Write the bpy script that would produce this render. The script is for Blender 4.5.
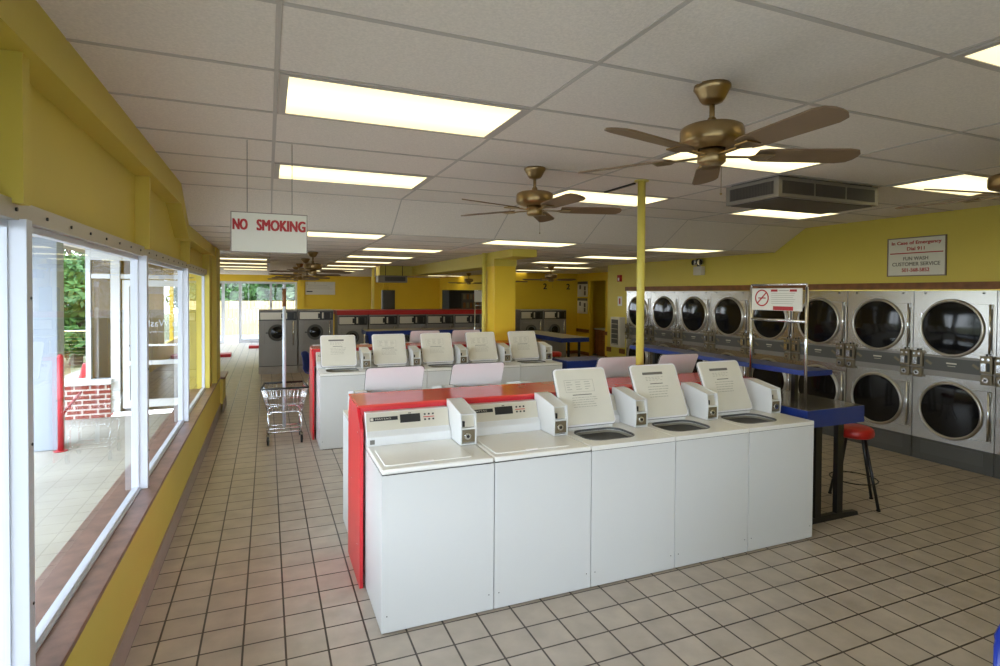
import bpy, math, random
from mathutils import Vector, Matrix
random.seed(7)
PI = math.pi
S = bpy.context.scene
COL = S.collection
for o in list(bpy.data.objects):
    bpy.data.objects.remove(o)

# ------------------------------------------------------------------ camera, world, sun, exposure
CAM_H = 1.8855
def setup_camera():
    f, cy = 559.94, 303.38
    yaw, pitch, roll = math.radians(22.5576), math.radians(1.0), math.radians(0.3695)
    fw = Vector((math.sin(yaw)*math.cos(pitch), math.cos(yaw)*math.cos(pitch), -math.sin(pitch)))
    rt = Vector((math.cos(yaw), -math.sin(yaw), 0)); up = rt.cross(fw)
    r2 = rt*math.cos(roll)+up*math.sin(roll); u2 = -rt*math.sin(roll)+up*math.cos(roll)
    cd = bpy.data.cameras.new('camera'); cd.sensor_width = 36; cd.lens = f/1000*36
    cd.shift_y = (cy-333)/1000; cd.clip_start = 0.05; cd.clip_end = 300
    c = bpy.data.objects.new('camera', cd); COL.objects.link(c)
    b = -fw
    c.matrix_world = Matrix(((r2.x, u2.x, b.x, 0), (r2.y, u2.y, b.y, 0), (r2.z, u2.z, b.z, CAM_H), (0, 0, 0, 1)))
    S.camera = c
setup_camera()
W = bpy.data.worlds.new('overcast_sky'); S.world = W; W.use_nodes = True
def setup_world():
    nt = W.node_tree; nt.nodes.clear()
    out = nt.nodes.new('ShaderNodeOutputWorld'); bg = nt.nodes.new('ShaderNodeBackground')
    tc = nt.nodes.new('ShaderNodeTexCoord'); sep = nt.nodes.new('ShaderNodeSeparateXYZ')
    rp = nt.nodes.new('ShaderNodeValToRGB')
    rp.color_ramp.elements[0].position = 0.0; rp.color_ramp.elements[0].color = (.86, .93, 1, 1)
    rp.color_ramp.elements[1].position = 0.7; rp.color_ramp.elements[1].color = (.66, .82, 1, 1)
    nt.links.new(tc.outputs['Generated'], sep.inputs[0]); nt.links.new(sep.outputs[2], rp.inputs[0])
    nt.links.new(rp.outputs[0], bg.inputs[0]); bg.inputs[1].default_value = 8.2
    nt.links.new(bg.outputs[0], out.inputs[0])
setup_world()
sun_data = bpy.data.lights.new('sun', 'SUN'); sun_data.energy = 1.6; sun_data.angle = math.radians(25); sun_data.color = (1, .96, .9)
sun = bpy.data.objects.new('sun', sun_data); COL.objects.link(sun); sun.rotation_euler = (math.radians(35), math.radians(-38), 0); sun.location = (-10, -4, 12)
LAMP = 1.95
S.view_settings.view_transform = 'Standard'
try: S.view_settings.look = 'None'
except Exception: pass
S.view_settings.exposure = 0.12; S.view_settings.gamma = 1.0; S.view_settings.use_curve_mapping = False

# ------------------------------------------------------------------ materials
def mat(name, col, rough=.5, metal=0, noise=0, nscale=8, bump=0, bscale=60, coat=0, spec=None, emit=None, estr=0):
    m = bpy.data.materials.new(name); m.use_nodes = True
    nt = m.node_tree; p = nt.nodes['Principled BSDF']
    p.inputs['Base Color'].default_value = (*col, 1); p.inputs['Roughness'].default_value = rough; p.inputs['Metallic'].default_value = metal
    if coat: p.inputs['Coat Weight'].default_value = coat; p.inputs['Coat Roughness'].default_value = .15
    if spec is not None: p.inputs['Specular IOR Level'].default_value = spec
    if emit: p.inputs['Emission Color'].default_value = (*emit, 1); p.inputs['Emission Strength'].default_value = estr
    tc = None
    if noise or bump:
        tc = nt.nodes.new('ShaderNodeTexCoord')
    if noise:
        n = nt.nodes.new('ShaderNodeTexNoise'); n.inputs['Scale'].default_value = nscale; n.inputs['Detail'].default_value = 4
        nt.links.new(tc.outputs['Object'], n.inputs['Vector'])
        r = nt.nodes.new('ShaderNodeValToRGB')
        r.color_ramp.elements[0].position = .3; r.color_ramp.elements[1].position = .7
        r.color_ramp.elements[0].color = (*[c*(1-noise) for c in col], 1); r.color_ramp.elements[1].color = (*[min(1, c*(1+noise)) for c in col], 1)
        nt.links.new(n.outputs['Fac'], r.inputs[0]); nt.links.new(r.outputs[0], p.inputs['Base Color'])
    if bump:
        n = nt.nodes.new('ShaderNodeTexNoise'); n.inputs['Scale'].default_value = bscale; n.inputs['Detail'].default_value = 3
        nt.links.new(tc.outputs['Object'], n.inputs['Vector'])
        b = nt.nodes.new('ShaderNodeBump'); b.inputs['Strength'].default_value = bump; b.inputs['Distance'].default_value = .01
        nt.links.new(n.outputs['Fac'], b.inputs['Height']); nt.links.new(b.outputs[0], p.inputs['Normal'])
    return m

def brick_mat(name, c1, c2, cm, bw, bh, mortar, rough=.4, offset=0, loc=(0, 0, 0), rot=(0, 0, 0), noise=.0, bumpd=.003, coord='Object', spec=None):
    m = bpy.data.materials.new(name); m.use_nodes = True
    nt = m.node_tree; p = nt.nodes['Principled BSDF']; p.inputs['Roughness'].default_value = rough
    if spec is not None: p.inputs['Specular IOR Level'].default_value = spec
    tc = nt.nodes.new('ShaderNodeTexCoord'); mp = nt.nodes.new('ShaderNodeMapping'); br = nt.nodes.new('ShaderNodeTexBrick')
    mp.inputs['Location'].default_value = loc; mp.inputs['Rotation'].default_value = rot
    br.offset = offset; br.inputs['Scale'].default_value = 1
    br.inputs['Color1'].default_value = (*c1, 1); br.inputs['Color2'].default_value = (*c2, 1); br.inputs['Mortar'].default_value = (*cm, 1)
    br.inputs['Brick Width'].default_value = bw; br.inputs['Row Height'].default_value = bh
    br.inputs['Mortar Size'].default_value = mortar; br.inputs['Mortar Smooth'].default_value = .1
    nt.links.new(tc.outputs[coord], mp.inputs[0]); nt.links.new(mp.outputs[0], br.inputs['Vector'])
    last = br.outputs['Color']
    if noise:
        n = nt.nodes.new('ShaderNodeTexNoise'); n.inputs['Scale'].default_value = 6; n.inputs['Detail'].default_value = 5
        nt.links.new(tc.outputs[coord], n.inputs['Vector'])
        mr = nt.nodes.new('ShaderNodeMapRange'); mr.inputs['From Min'].default_value = .3; mr.inputs['From Max'].default_value = .7
        mr.inputs['To Min'].default_value = 1-noise; mr.inputs['To Max'].default_value = 1+noise*.5
        nt.links.new(n.outputs['Fac'], mr.inputs['Value'])
        mx = nt.nodes.new('ShaderNodeMix'); mx.data_type = 'RGBA'; mx.blend_type = 'MULTIPLY'; mx.inputs[0].default_value = 1
        nt.links.new(last, mx.inputs[6]); nt.links.new(mr.outputs[0], mx.inputs[7]); last = mx.outputs[2]
    nt.links.new(last, p.inputs['Base Color'])
    b = nt.nodes.new('ShaderNodeBump'); b.invert = True; b.inputs['Strength'].default_value = .6; b.inputs['Distance'].default_value = bumpd
    nt.links.new(br.outputs['Fac'], b.inputs['Height']); nt.links.new(b.outputs[0], p.inputs['Normal'])
    return m

def glass_mat(name, tint=(1, 1, 1), refl=1.0):
    m = bpy.data.materials.new(name); m.use_nodes = True
    nt = m.node_tree; nt.nodes.clear()
    out = nt.nodes.new('ShaderNodeOutputMaterial'); mx = nt.nodes.new('ShaderNodeMixShader')
    t = nt.nodes.new('ShaderNodeBsdfTransparent'); g = nt.nodes.new('ShaderNodeBsdfGlossy'); fr = nt.nodes.new('ShaderNodeFresnel')
    t.inputs[0].default_value = (*tint, 1); g.inputs['Roughness'].default_value = .01; fr.inputs[0].default_value = 1.5
    ml = nt.nodes.new('ShaderNodeMath'); ml.operation = 'MULTIPLY'; ml.inputs[1].default_value = refl
    nt.links.new(fr.outputs[0], ml.inputs[0]); nt.links.new(ml.outputs[0], mx.inputs[0])
    nt.links.new(t.outputs[0], mx.inputs[1]); nt.links.new(g.outputs[0], mx.inputs[2]); nt.links.new(mx.outputs[0], out.inputs[0])
    return m

M = {}
M['white'] = mat('white_enamel', (.69, .695, .69), .32, coat=.3)
M['deck'] = mat('cream_white_enamel', (.86, .85, .81), .25, coat=.4)
M['lid_in'] = mat('lid_inner_enamel', (.74, .71, .62), .35, noise=.03, nscale=5)
M['lid_out'] = mat('lid_outer_enamel', (.84, .82, .83), .3)
M['grey_trim'] = mat('grey_seal', (.12, .12, .12), .5)
M['seam'] = mat('dark_seam', (.05, .05, .05), .6)
M['panel'] = mat('brushed_console', (.62, .58, .48), .35, metal=.35)
M['black'] = mat('black_plastic', (.012, .012, .013), .35)
M['print'] = mat('printed_ink', (.16, .15, .13), .6)
M['print_l'] = mat('faded_ink', (.42, .40, .34), .6)
M['redp'] = mat('red_ink', (.55, .03, .03), .5)
M['tub'] = mat('tub_enamel', (.30, .28, .22), .3)
M['chrome'] = mat('chrome', (.75, .76, .78), .18, metal=1)
M['alu'] = mat('aluminium', (.72, .74, .78), .38, metal=.6, noise=.03, nscale=3)
M['aluw'] = mat('pale_aluminium_frame', (.62, .65, .72), .4, metal=.15)
M['strip'] = mat('aluminium_strip', (.5, .48, .44), .35, metal=.7)
M['steel'] = mat('stainless_steel', (.52, .505, .48), .27, metal=1, noise=.05, nscale=2)
M['steel2'] = mat('brushed_ring_steel', (.50, .47, .42), .3, metal=1)
M['gsteel'] = mat('grey_steel', (.27, .255, .235), .42, metal=.35, noise=.04, nscale=3)
M['gdark'] = mat('dark_grey_panel', (.075, .075, .07), .4)
M['strip_d'] = mat('dryer_control_strip', (.09, .09, .085), .4)
M['coinm'] = mat('coin_box_metal', (.22, .185, .125), .4, metal=.6)
M['dglass'] = mat('dark_door_glass', (.008, .008, .009), .07, spec=.35)
M['inner'] = mat('drum_dark', (.03, .03, .033), .5)
M['red'] = mat('red_laminate', (.66, .022, .035), .3, noise=.04, nscale=4, coat=.2)
M['redt'] = mat('red_counter_top', (.68, .05, .04), .22, noise=.05, nscale=4, coat=.3)
M['dred'] = mat('deep_red_board', (.45, .012, .012), .4)
M['wood'] = mat('brown_wood', (.20, .075, .02), .5, noise=.25, nscale=10)
M['wood2'] = mat('cabinet_wood', (.28, .10, .025), .5, noise=.25, nscale=6)
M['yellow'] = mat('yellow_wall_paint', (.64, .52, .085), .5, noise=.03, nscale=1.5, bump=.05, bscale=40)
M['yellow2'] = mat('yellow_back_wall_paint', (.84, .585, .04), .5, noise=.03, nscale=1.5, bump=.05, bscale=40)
M['ypole'] = mat('yellow_gloss_paint', (.70, .60, .12), .4)
M['blue'] = mat('blue_laminate', (.009, .03, .20), .3)
M['dtop'] = mat('dark_laminate_top', (.11, .10, .09), .10)
M['tan'] = mat('tan_table_top', (.42, .38, .26), .35)
M['blk'] = mat('black_metal', (.01, .01, .011), .4)
M['redseat'] = mat('red_vinyl', (.45, .015, .01), .35)
M['ceil'] = mat('ceiling_tile', (.80, .735, .665), .9, noise=.07, nscale=90, bump=.25, bscale=170)
M['tbar'] = mat('ceiling_tee_bar', (.52, .475, .43), .6)
M['lens'] = None
M['brass'] = mat('antique_brass', (.36, .25, .12), .32, metal=.95, noise=.12, nscale=6)
M['blade'] = mat('fan_blade_wood', (.20, .125, .065), .5, noise=.12, nscale=5)
M['ac'] = mat('beige_metal_casing', (.21, .185, .155), .45)
M['ac2'] = mat('dark_grille', (.05, .042, .035), .5)
M['acb'] = mat('brown_base_panel', (.10, .085, .075), .5)
M['signw'] = mat('sign_white', (.72, .71, .64), .4)
M['signr'] = mat('sign_red', (.40, .004, .006), .4)
M['signf'] = mat('sign_frame', (.22, .17, .14), .4)
M['wire'] = mat('wire', (.16, .14, .12), .5)
M['tile_base'] = brick_mat('base_tile', (.36, .29, .26), (.33, .27, .24), (.13, .10, .09), .2, .3, .006, rot=(PI/2, 0, PI/2), noise=.1)
M['sill'] = mat('brown_sill_tile', (.20, .105, .075), .35, noise=.35, nscale=9)
M['floor'] = brick_mat('floor_tile', (.50, .425, .35), (.455, .385, .315), (.065, .047, .035), .2095, .2068, .0055, rough=.33, loc=(-.088+.2095*40, -2.42+.2068*40, 0), noise=.16)
M['conc'] = mat('concrete', (.31, .285, .245), .8, noise=.12, nscale=1.2)
M['road'] = mat('pale_road', (.22, .22, .22), .9, noise=.1, nscale=.6)
M['paver'] = brick_mat('brick_edging', (.20, .13, .11), (.24, .15, .12), (.30, .27, .24), .2, .1, .01, rough=.8, rot=(0, 0, PI/2))
M['grass'] = mat('dry_grass', (.16, .15, .06), .9, noise=.3, nscale=2)
M['brick'] = brick_mat('red_brick', (.30, .06, .04), (.22, .045, .03), (.55, .50, .46), .20, .075, .012, rough=.8, offset=.5, rot=(PI/2, 0, 0))
M['wpaint'] = mat('white_paint', (.78, .80, .84), .5)
M['colpaint'] = mat('pale_blue_paint', (.30, .34, .40), .6)
M['rpaint'] = mat('red_pole_paint', (.40, .02, .03), .4)
M['leaf'] = mat('leaf', (.045, .11, .02), .7, noise=.45, nscale=1.5)
M['leaf2'] = mat('pale_leaf', (.12, .17, .08), .7, noise=.4, nscale=1.5)
M['bark'] = mat('bark', (.16, .11, .08), .9, noise=.3, nscale=5)
M['fence'] = mat('pale_fence_boards', (.50, .38, .20), .8, noise=.08, nscale=2)
M['glass'] = glass_mat('window_glass', (.97, .99, 1), 1.0)
M['carred'] = mat('car_paint_red', (.45, .02, .03), .25, coat=.6)
M['rubber'] = mat('rubber', (.02, .02, .02), .8)
M['soap'] = mat('beige_dispenser', (.62, .58, .48), .4)
M['bluep'] = mat('blue_plastic', (.008, .03, .28), .3)
M['plinth'] = mat('concrete_plinth', (.38, .34, .30), .8, noise=.08, nscale=4)
M['countertop'] = mat('white_counter', (.62, .60, .52), .4)
M['outw'] = mat('canopy_soffit', (.16, .15, .14), .8)

def lens_mat():
    m = bpy.data.materials.new('lit_prismatic_diffuser'); m.use_nodes = True
    nt = m.node_tree; nt.nodes.clear()
    out = nt.nodes.new('ShaderNodeOutputMaterial'); em = nt.nodes.new('ShaderNodeEmission')
    em.inputs[0].default_value = (1, .88, .50, 1); em.inputs[1].default_value = LAMP
    tc = nt.nodes.new('ShaderNodeTexCoord'); wv = nt.nodes.new('ShaderNodeTexWave')
    wv.bands_direction = 'Y'; wv.inputs['Scale'].default_value = .55; wv.inputs['Distortion'].default_value = .3
    nt.links.new(tc.outputs['Object'], wv.inputs['Vector'])
    mr = nt.nodes.new('ShaderNodeMapRange'); mr.inputs['To Min'].default_value = LAMP*.75; mr.inputs['To Max'].default_value = LAMP*1.15
    nt.links.new(wv.outputs['Fac'], mr.inputs['Value']); nt.links.new(mr.outputs[0], em.inputs[1])
    nt.links.new(em.outputs[0], out.inputs[0]); return m
M['lens'] = lens_mat()

# ------------------------------------------------------------------ mesh builder
class MB:
    def __init__(s):
        s.v = []; s.f = []; s.mi = []; s.sm = []; s.T = None
    def _add(s, vs, fs, m=0, smooth=False):
        b = len(s.v)
        for p in vs:
            p = Vector(p)
            if s.T is not None: p = s.T @ p
            s.v.append(tuple(p))
        for f in fs:
            s.f.append(tuple(b+i for i in f)); s.mi.append(m); s.sm.append(smooth)
        return s
    def box(s, x0, x1, y0, y1, z0, z1, m=0):
        if x0 > x1: x0, x1 = x1, x0
        if y0 > y1: y0, y1 = y1, y0
        if z0 > z1: z0, z1 = z1, z0
        vs = [(x0, y0, z0), (x1, y0, z0), (x1, y1, z0), (x0, y1, z0), (x0, y0, z1), (x1, y0, z1), (x1, y1, z1), (x0, y1, z1)]
        return s._add(vs, [(0, 3, 2, 1), (4, 5, 6, 7), (0, 1, 5, 4), (1, 2, 6, 5), (2, 3, 7, 6), (3, 0, 4, 7)], m)
    def quad(s, a, b, c, d, m=0): return s._add([a, b, c, d], [(0, 1, 2, 3)], m)
    def prism(s, pts, axis, a, b, m=0, smooth=False):
        # pts: 2d polygon (ccw) in the plane perpendicular to axis; extruded a..b
        def P(u, v, w): return {'x': (w, u, v), 'y': (u, w, v), 'z': (u, v, w)}[axis]
        n = len(pts); vs = [P(u, v, a) for u, v in pts]+[P(u, v, b) for u, v in pts]
        fs = [(i, (i+1) % n, n+(i+1) % n, n+i) for i in range(n)]
        s._add(vs, fs, m, smooth); k = len(s.v)-2*n
        s.f.append(tuple(k+i for i in range(n-1, -1, -1))); s.mi.append(m); s.sm.append(False)
        s.f.append(tuple(k+n+i for i in range(n))); s.mi.append(m); s.sm.append(False)
        return s
    def cyl(s, p0, p1, r0, r1=None, n=16, m=0, caps=True, smooth=True):
        p0 = Vector(p0); p1 = Vector(p1); r1 = r0 if r1 is None else r1
        d = (p1-p0).normalized(); u = d.orthogonal().normalized(); w = d.cross(u)
        vs = []
        for p, r in ((p0, r0), (p1, r1)):
            for i in range(n):
                a = 2*PI*i/n; vs.append(p+u*math.cos(a)*r+w*math.sin(a)*r)
        s._add(vs, [(i, (i+1) % n, n+(i+1) % n, n+i) for i in range(n)], m, smooth)
        if caps:
            k = len(s.v)-2*n
            s.f.append(tuple(k+i for i in range(n-1, -1, -1))); s.mi.append(m); s.sm.append(False)
            s.f.append(tuple(k+n+i for i in range(n))); s.mi.append(m); s.sm.append(False)
        return s
    def lathe(s, prof, c, axis=(0, 0, 1), n=24, m=0, smooth=True):
        c = Vector(c); d = Vector(axis).normalized(); u = d.orthogonal().normalized(); w = d.cross(u)
        vs = []
        for r, h in prof:
            for i in range(n):
                a = 2*PI*i/n; vs.append(c+d*h+u*math.cos(a)*r+w*math.sin(a)*r)
        fs = []
        for k in range(len(prof)-1):
            for i in range(n):
                fs.append((k*n+i, k*n+(i+1) % n, (k+1)*n+(i+1) % n, (k+1)*n+i))
        return s._add(vs, fs, m, smooth)
    def tube(s, pts, r, n=8, m=0):
        for a, b in zip(pts[:-1], pts[1:]): s.cyl(a, b, r, n=n, m=m)
        for p in pts[1:-1]: s.ball(p, r, m)
        return s
    def ball(s, c, r, m=0, n=8, sc=(1, 1, 1)):
        c = Vector(c); vs = [c+Vector((0, 0, r*sc[2]))]
        R = n//2
        for k in range(1, R):
            t = PI*k/R
            for i in range(n):
                a = 2*PI*i/n; vs.append(c+Vector((r*sc[0]*math.sin(t)*math.cos(a), r*sc[1]*math.sin(t)*math.sin(a), r*sc[2]*math.cos(t))))
        vs.append(c-Vector((0, 0, r*sc[2]))); L = len(vs)-1
        fs = [(0, 1+i, 1+(i+1) % n) for i in range(n)]
        for k in range(R-2):
            for i in range(n):
                a = 1+k*n; fs.append((a+i, a+n+i, a+n+(i+1) % n, a+(i+1) % n))
        a = 1+(R-2)*n
        fs += [(L, a+(i+1) % n, a+i) for i in range(n)]
        return s._add(vs, fs, m, True)
    def rring(s, outer, inner, axis, a, b, m=0):
        # solid ring between two 2d loops with the same count
        def P(u, v, w): return {'x': (w, u, v), 'y': (u, w, v), 'z': (u, v, w)}[axis]
        n = len(outer)
        vs = [P(u, v, a) for u, v in outer]+[P(u, v, b) for u, v in outer]+[P(u, v, a) for u, v in inner]+[P(u, v, b) for u, v in inner]
        fs = []
        for i in range(n):
            j = (i+1) % n
            fs += [(i, j, n+j, n+i), (2*n+j, 2*n+i, 3*n+i, 3*n+j), (j, i, 2*n+i, 2*n+j), (n+i, n+j, 3*n+j, 3*n+i)]
        return s._add(vs, fs, m)
    def build(s, name, mats, parent=None, bevel=0, loc=None, seg=2):
        me = bpy.data.meshes.new(name); me.from_pydata(s.v, [], s.f)
        if not isinstance(mats, (list, tuple)): mats = [mats]
        for q in mats: me.materials.append(q)
        me.polygons.foreach_set('material_index', s.mi); me.polygons.foreach_set('use_smooth', s.sm)
        me.validate(); me.update()
        o = bpy.data.objects.new(name, me); COL.objects.link(o)
        if parent is not None: o.parent = parent
        if loc: o.location = loc
        if bevel:
            bm = o.modifiers.new('bevel', 'BEVEL'); bm.width = bevel; bm.segments = seg; bm.limit_method = 'ANGLE'; bm.angle_limit = math.radians(40)
        return o

def rrect(x0, x1, y0, y1, r, n=5):
    pts = []
    for cx, cy, a0 in ((x1-r, y1-r, 0), (x0+r, y1-r, PI/2), (x0+r, y0+r, PI), (x1-r, y0+r, 1.5*PI)):
        for i in range(n+1):
            a = a0+PI/2*i/n; pts.append((cx+r*math.cos(a), cy+r*math.sin(a)))
    return pts
def circ(cx, cy, r, n=32, ry=None):
    return [(cx+r*math.cos(2*PI*i/n), cy+(ry or r)*math.sin(2*PI*i/n)) for i in range(n)]

def thing(name, label, cat, loc=(0, 0, 0), rz=0, group=None):
    o = bpy.data.objects.new(name, None); COL.objects.link(o); o.empty_display_size = .1
    o.location = loc; o.rotation_euler = (0, 0, rz); o['label'] = label; o['category'] = cat
    if group: o['group'] = group
    return o
def tag(o, label, cat, group=None, kind=None):
    o['label'] = label; o['category'] = cat
    if group: o['group'] = group
    if kind: o['kind'] = kind
    return o
def struct(name, mb, mats, parent=None, bevel=0):
    o = mb.build(name, mats, parent, bevel=bevel)
    if parent is None: o['kind'] = 'structure'
    return o
def text(name, s, m, parent, origin, right, up, width=None, height=.1, bold=0, extr=.001, align='CENTER'):
    # flat lettering laid on a surface: origin = centre of the line, in the parent's space
    cu = bpy.data.curves.new('t', 'FONT'); cu.body = s; cu.size = 1; cu.extrude = 0; cu.resolution_u = 3
    cu.fill_mode = 'FRONT'
    to = bpy.data.objects.new('t', cu); COL.objects.link(to)
    dg = bpy.context.evaluated_depsgraph_get(); me = bpy.data.meshes.new_from_object(to.evaluated_get(dg))
    bpy.data.objects.remove(to); bpy.data.curves.remove(cu)
    xs = [v.co.x for v in me.vertices]; ys = [v.co.y for v in me.vertices]
    x0, x1, y0, y1 = min(xs), max(xs), min(ys), max(ys)
    sy = height/(y1-y0); sx = width/(x1-x0) if width else sy
    R = Vector(right).normalized(); U = Vector(up).normalized(); N = R.cross(U); O = Vector(origin)
    pts = [((v.co.x-(x0+x1)/2)*sx, (v.co.y-(y0+y1)/2)*sy) for v in me.vertices]; fcs = [tuple(p.vertices) for p in me.polygons]
    bpy.data.meshes.remove(me); me = bpy.data.meshes.new(name); vs = []; fs = []
    offs = [(0, 0)] if not bold else [(a*bold*height, b*bold*height*.5) for a in (-1, 0, 1) for b in (-1, 1)]
    for q, (ox, oy) in enumerate(offs):
        k = len(vs); vs += [O+R*(a+ox)+U*(b+oy)+N*(extr+q*.00004) for a, b in pts]; fs += [tuple(k+i for i in f) for f in fcs]
    me.from_pydata(vs, [], fs); me.materials.append(m)
    o = bpy.data.objects.new(name, me); COL.objects.link(o); o.parent = parent
    return o

# ------------------------------------------------------------------ the room
ZC, ZL = 2.837, 2.53           # upper and lower ceiling
GX, GY, DX, DY = .0377, 1.3819, 1.2192, .6096
YB, YE = GY+7*DY, 6.16          # ceiling slope from YB (high) to YE (low)
YFAR, YNEAR = 22.8, -1.6
XR = 7.0

fl = MB(); fl.quad((-.7, YNEAR, 0), (10.6, YNEAR, 0), (10.6, YFAR, 0), (-.7, YFAR, 0)); fl.quad((-2.6, 10.3, 0), (-.7, 10.3, 0), (-.7, YFAR, 0), (-2.6, YFAR, 0))
struct('floor', fl, M['floor'])

LIGHTS_U = [(i, j) for i in (0, 2, 4) for j in (-1, 2, 5)]
LIGHTS_L = [(0, 0), (2, 0), (4, 0), (1, 3), (4, 3), (1, 6), (4, 6), (-1, 9), (1, 9), (5, 9), (-1, 12), (1, 12), (5, 12), (-1, 15), (1, 15), (-1, 18), (0, 20), (1, 18), (4, 22), (5, 22), (5, 15)]
ce = MB()
ce.box(-.95, XR+.2, YNEAR, YB, ZC, ZC+.05)
ce._add([(-.95, YB, ZC), (XR+.2, YB, ZC), (XR+.2, YE, ZL), (-.95, YE, ZL), (-.95, YB, ZC+.05), (XR+.2, YB, ZC+.05), (XR+.2, YE, ZL+.05), (-.95, YE, ZL+.05)],
        [(0, 1, 2, 3), (4, 7, 6, 5)])
ce.box(-2.66, 10.6, YE, YFAR, ZL, ZL+.05)
struct('ceiling', ce, M['ceil'])
tb = MB(); w = .010
for i in range(-1, 7):
    x = GX+i*DX
    if -.75 < x < XR: tb.box(x-w, x+w, YNEAR, YB, ZC-.004, ZC)
    if -.75 < x < XR: tb._add([(x-w*.6, YB, ZC-.005), (x+w*.6, YB, ZC-.005), (x+w*.6, YE, ZL-.005), (x-w*.6, YE, ZL-.005)], [(0, 1, 2, 3)])
for j in range(-4, 8):
    y = GY+j*DY; tb.box(-.75, XR, y-w, y+w, ZC-.0045, ZC)
for i in range(-2, 9):
    x = GX+i*DX
    tb.box(x-w, x+w, YE if x > -.75 and x < XR else 10.4, YFAR, ZL-.004, ZL)
for j in range(0, 27):
    y = YE+j*DY; tb.box(-.75 if y < 10.3 else -2.56, XR if y < 10.6 else 10.5, y-w, y+w, ZL-.0045, ZL)
struct('trim_1', tb, M['tbar'])

# left wall: low wall, tile base, sill, posts, header
XW = -.68
lw = MB(); lw.box(-.98, XW, YNEAR, 9.7, .14, .535); lw.box(-.98, XW+.035, 9.7, 10.35, .14, .52); lw.box(-.98, XW, YNEAR, 10.35, 0, .14)
for j in range(0): pass
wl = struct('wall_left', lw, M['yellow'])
bb = MB(); bb.box(XW, XW+.012, YNEAR, 9.7, 0, .15); bb.box(XW+.035, XW+.047, 9.7, 10.4, 0, .15)
struct('baseboard_left', bb, M['tile_base'])
si = MB(); si.box(-.98, XW+.004, YNEAR, 9.7, .535, .56); si.box(-.98, XW+.07, 9.72, 10.42, .52, .555)
struct('trim_2', si, M['sill'], bevel=.004)
hd = MB()
hd.box(-.95, -.70, YNEAR, YB, 2.66, ZC); hd._add([(-.70, YB, 2.66), (-.95, YB, 2.66), (-.95, YE, 2.40), (-.70, YE, 2.40), (-.70, YB, ZC), (-.95, YB, ZC), (-.95, YE, ZL), (-.70, YE, ZL)], [(0, 3, 2, 1), (0, 4, 7, 3), (0, 1, 5, 4), (3, 7, 6, 2)])
hd.box(-.95, -.70, YE, 9.4, 2.40, ZL)
hd.box(-.95, -.82, YNEAR, 9.4, 2.16, 2.72)
for y in (.18, 2.30, 4.42, 6.54, 8.66): hd.box(-.82, -.735, y-.01, y+.05, 2.17, 2.68 if y < 5.5 else 2.42)
hd.box(-.98, -.68, 9.05, 9.7, .55, ZL)          # end pier
hd.box(-.98, -.735, 8.62, 9.05, .55, ZL)
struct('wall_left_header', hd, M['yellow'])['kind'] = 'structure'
fs = MB(); fs.box(-.83, -.765, YNEAR, 8.62, 2.12, 2.185)
for y in [YNEAR+.28*k for k in range(0, 36)]:
    fs.cyl((-.765, y, 2.153), (-.760, y, 2.153), .007, n=8, m=1)
struct('trim_3', fs, [M['strip'], M['black']])
# windows along the left wall
posts = [-1.6, .13, 2.345, 4.37, 6.49, 8.62]
for k in range(5):
    y0, y1 = posts[k]+.05, posts[k+1]
    wn = thing('window_%d' % (k+1), '', ''); del wn['label'], wn['category']; wn['kind'] = 'structure'; wn.location = (-.81, y0, .56)
    f = MB()
    H = 2.125-.56
    f.box(-.02, .015, 0, y1-y0, 0, .018); f.box(-.02, .015, 0, y1-y0, H-.03, H); f.box(-.02, .015, 0, .008, .018, H-.03); f.box(-.02, .015, y1-y0-.008, y1-y0, .018, H-.03)
    f.box(.015, .028, 0, y1-y0, 0, .008)
    f.build('window_frame', M['aluw'], wn)
    g = MB(); g.quad((0, .0, .01), (0, y1-y0, .01), (0, y1-y0, H-.02), (0, .0, H-.02)); g.build('window_glass', M['glass'], wn)
    if k < 4:
        m_ = MB(); m_.box(-.03, .065, y1-y0, y1-y0+.05, 0, H)
        for z in (.25, .8, 1.3): m_.cyl((.065, y1-y0+.03, z), (.069, y1-y0+.03, z), .006, n=8, m=1)
        m_.build('mullion', [M['aluw'], M['black']], wn, bevel=.003)

# front wall behind the camera, glazed
fw_ = MB(); fw_.box(-.98, 10, YNEAR-.2, YNEAR, 0, .55); fw_.box(-.98, 10, YNEAR-.2, YNEAR, 2.3, ZC+.05); fw_.box(2.15, 10, YNEAR-.2, YNEAR, .55, 2.3)
for x in (-.98, .5, 2.0): fw_.box(x, x+.15, YNEAR-.2, YNEAR, .55, 2.3)
struct('wall_front', fw_, M['yellow'])
wg = MB()
for x in (-.83, .65): wg.quad((x, YNEAR-.1, .55), (x+1.35, YNEAR-.1, .55), (x+1.35, YNEAR-.1, 2.3), (x, YNEAR-.1, 2.3))
struct('window_6', wg, M['glass'])

# right wall over and beyond the dryers
rw = MB(); rw.box(XR, XR+.15, YNEAR, 10.6, 2.04, ZC+.05); rw.box(XR, XR+.15, 9.89, 10.6, 0, 2.04)
rw.box(XR+.15, 9.1, 10.45, 10.6, 0, ZL); rw.box(XR, XR+.15, YNEAR, 2.57, 0, 2.04); rw.box(8.05, 8.2, 2.4, 10.45, 0, 2.1)
struct('wall_right', rw, M['yellow'])
wt = MB(); wt.box(XR-.02, XR+.02, 2.57, 9.92, 1.96, 2.045)
struct('trim_4', wt, M['wood'])
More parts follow.
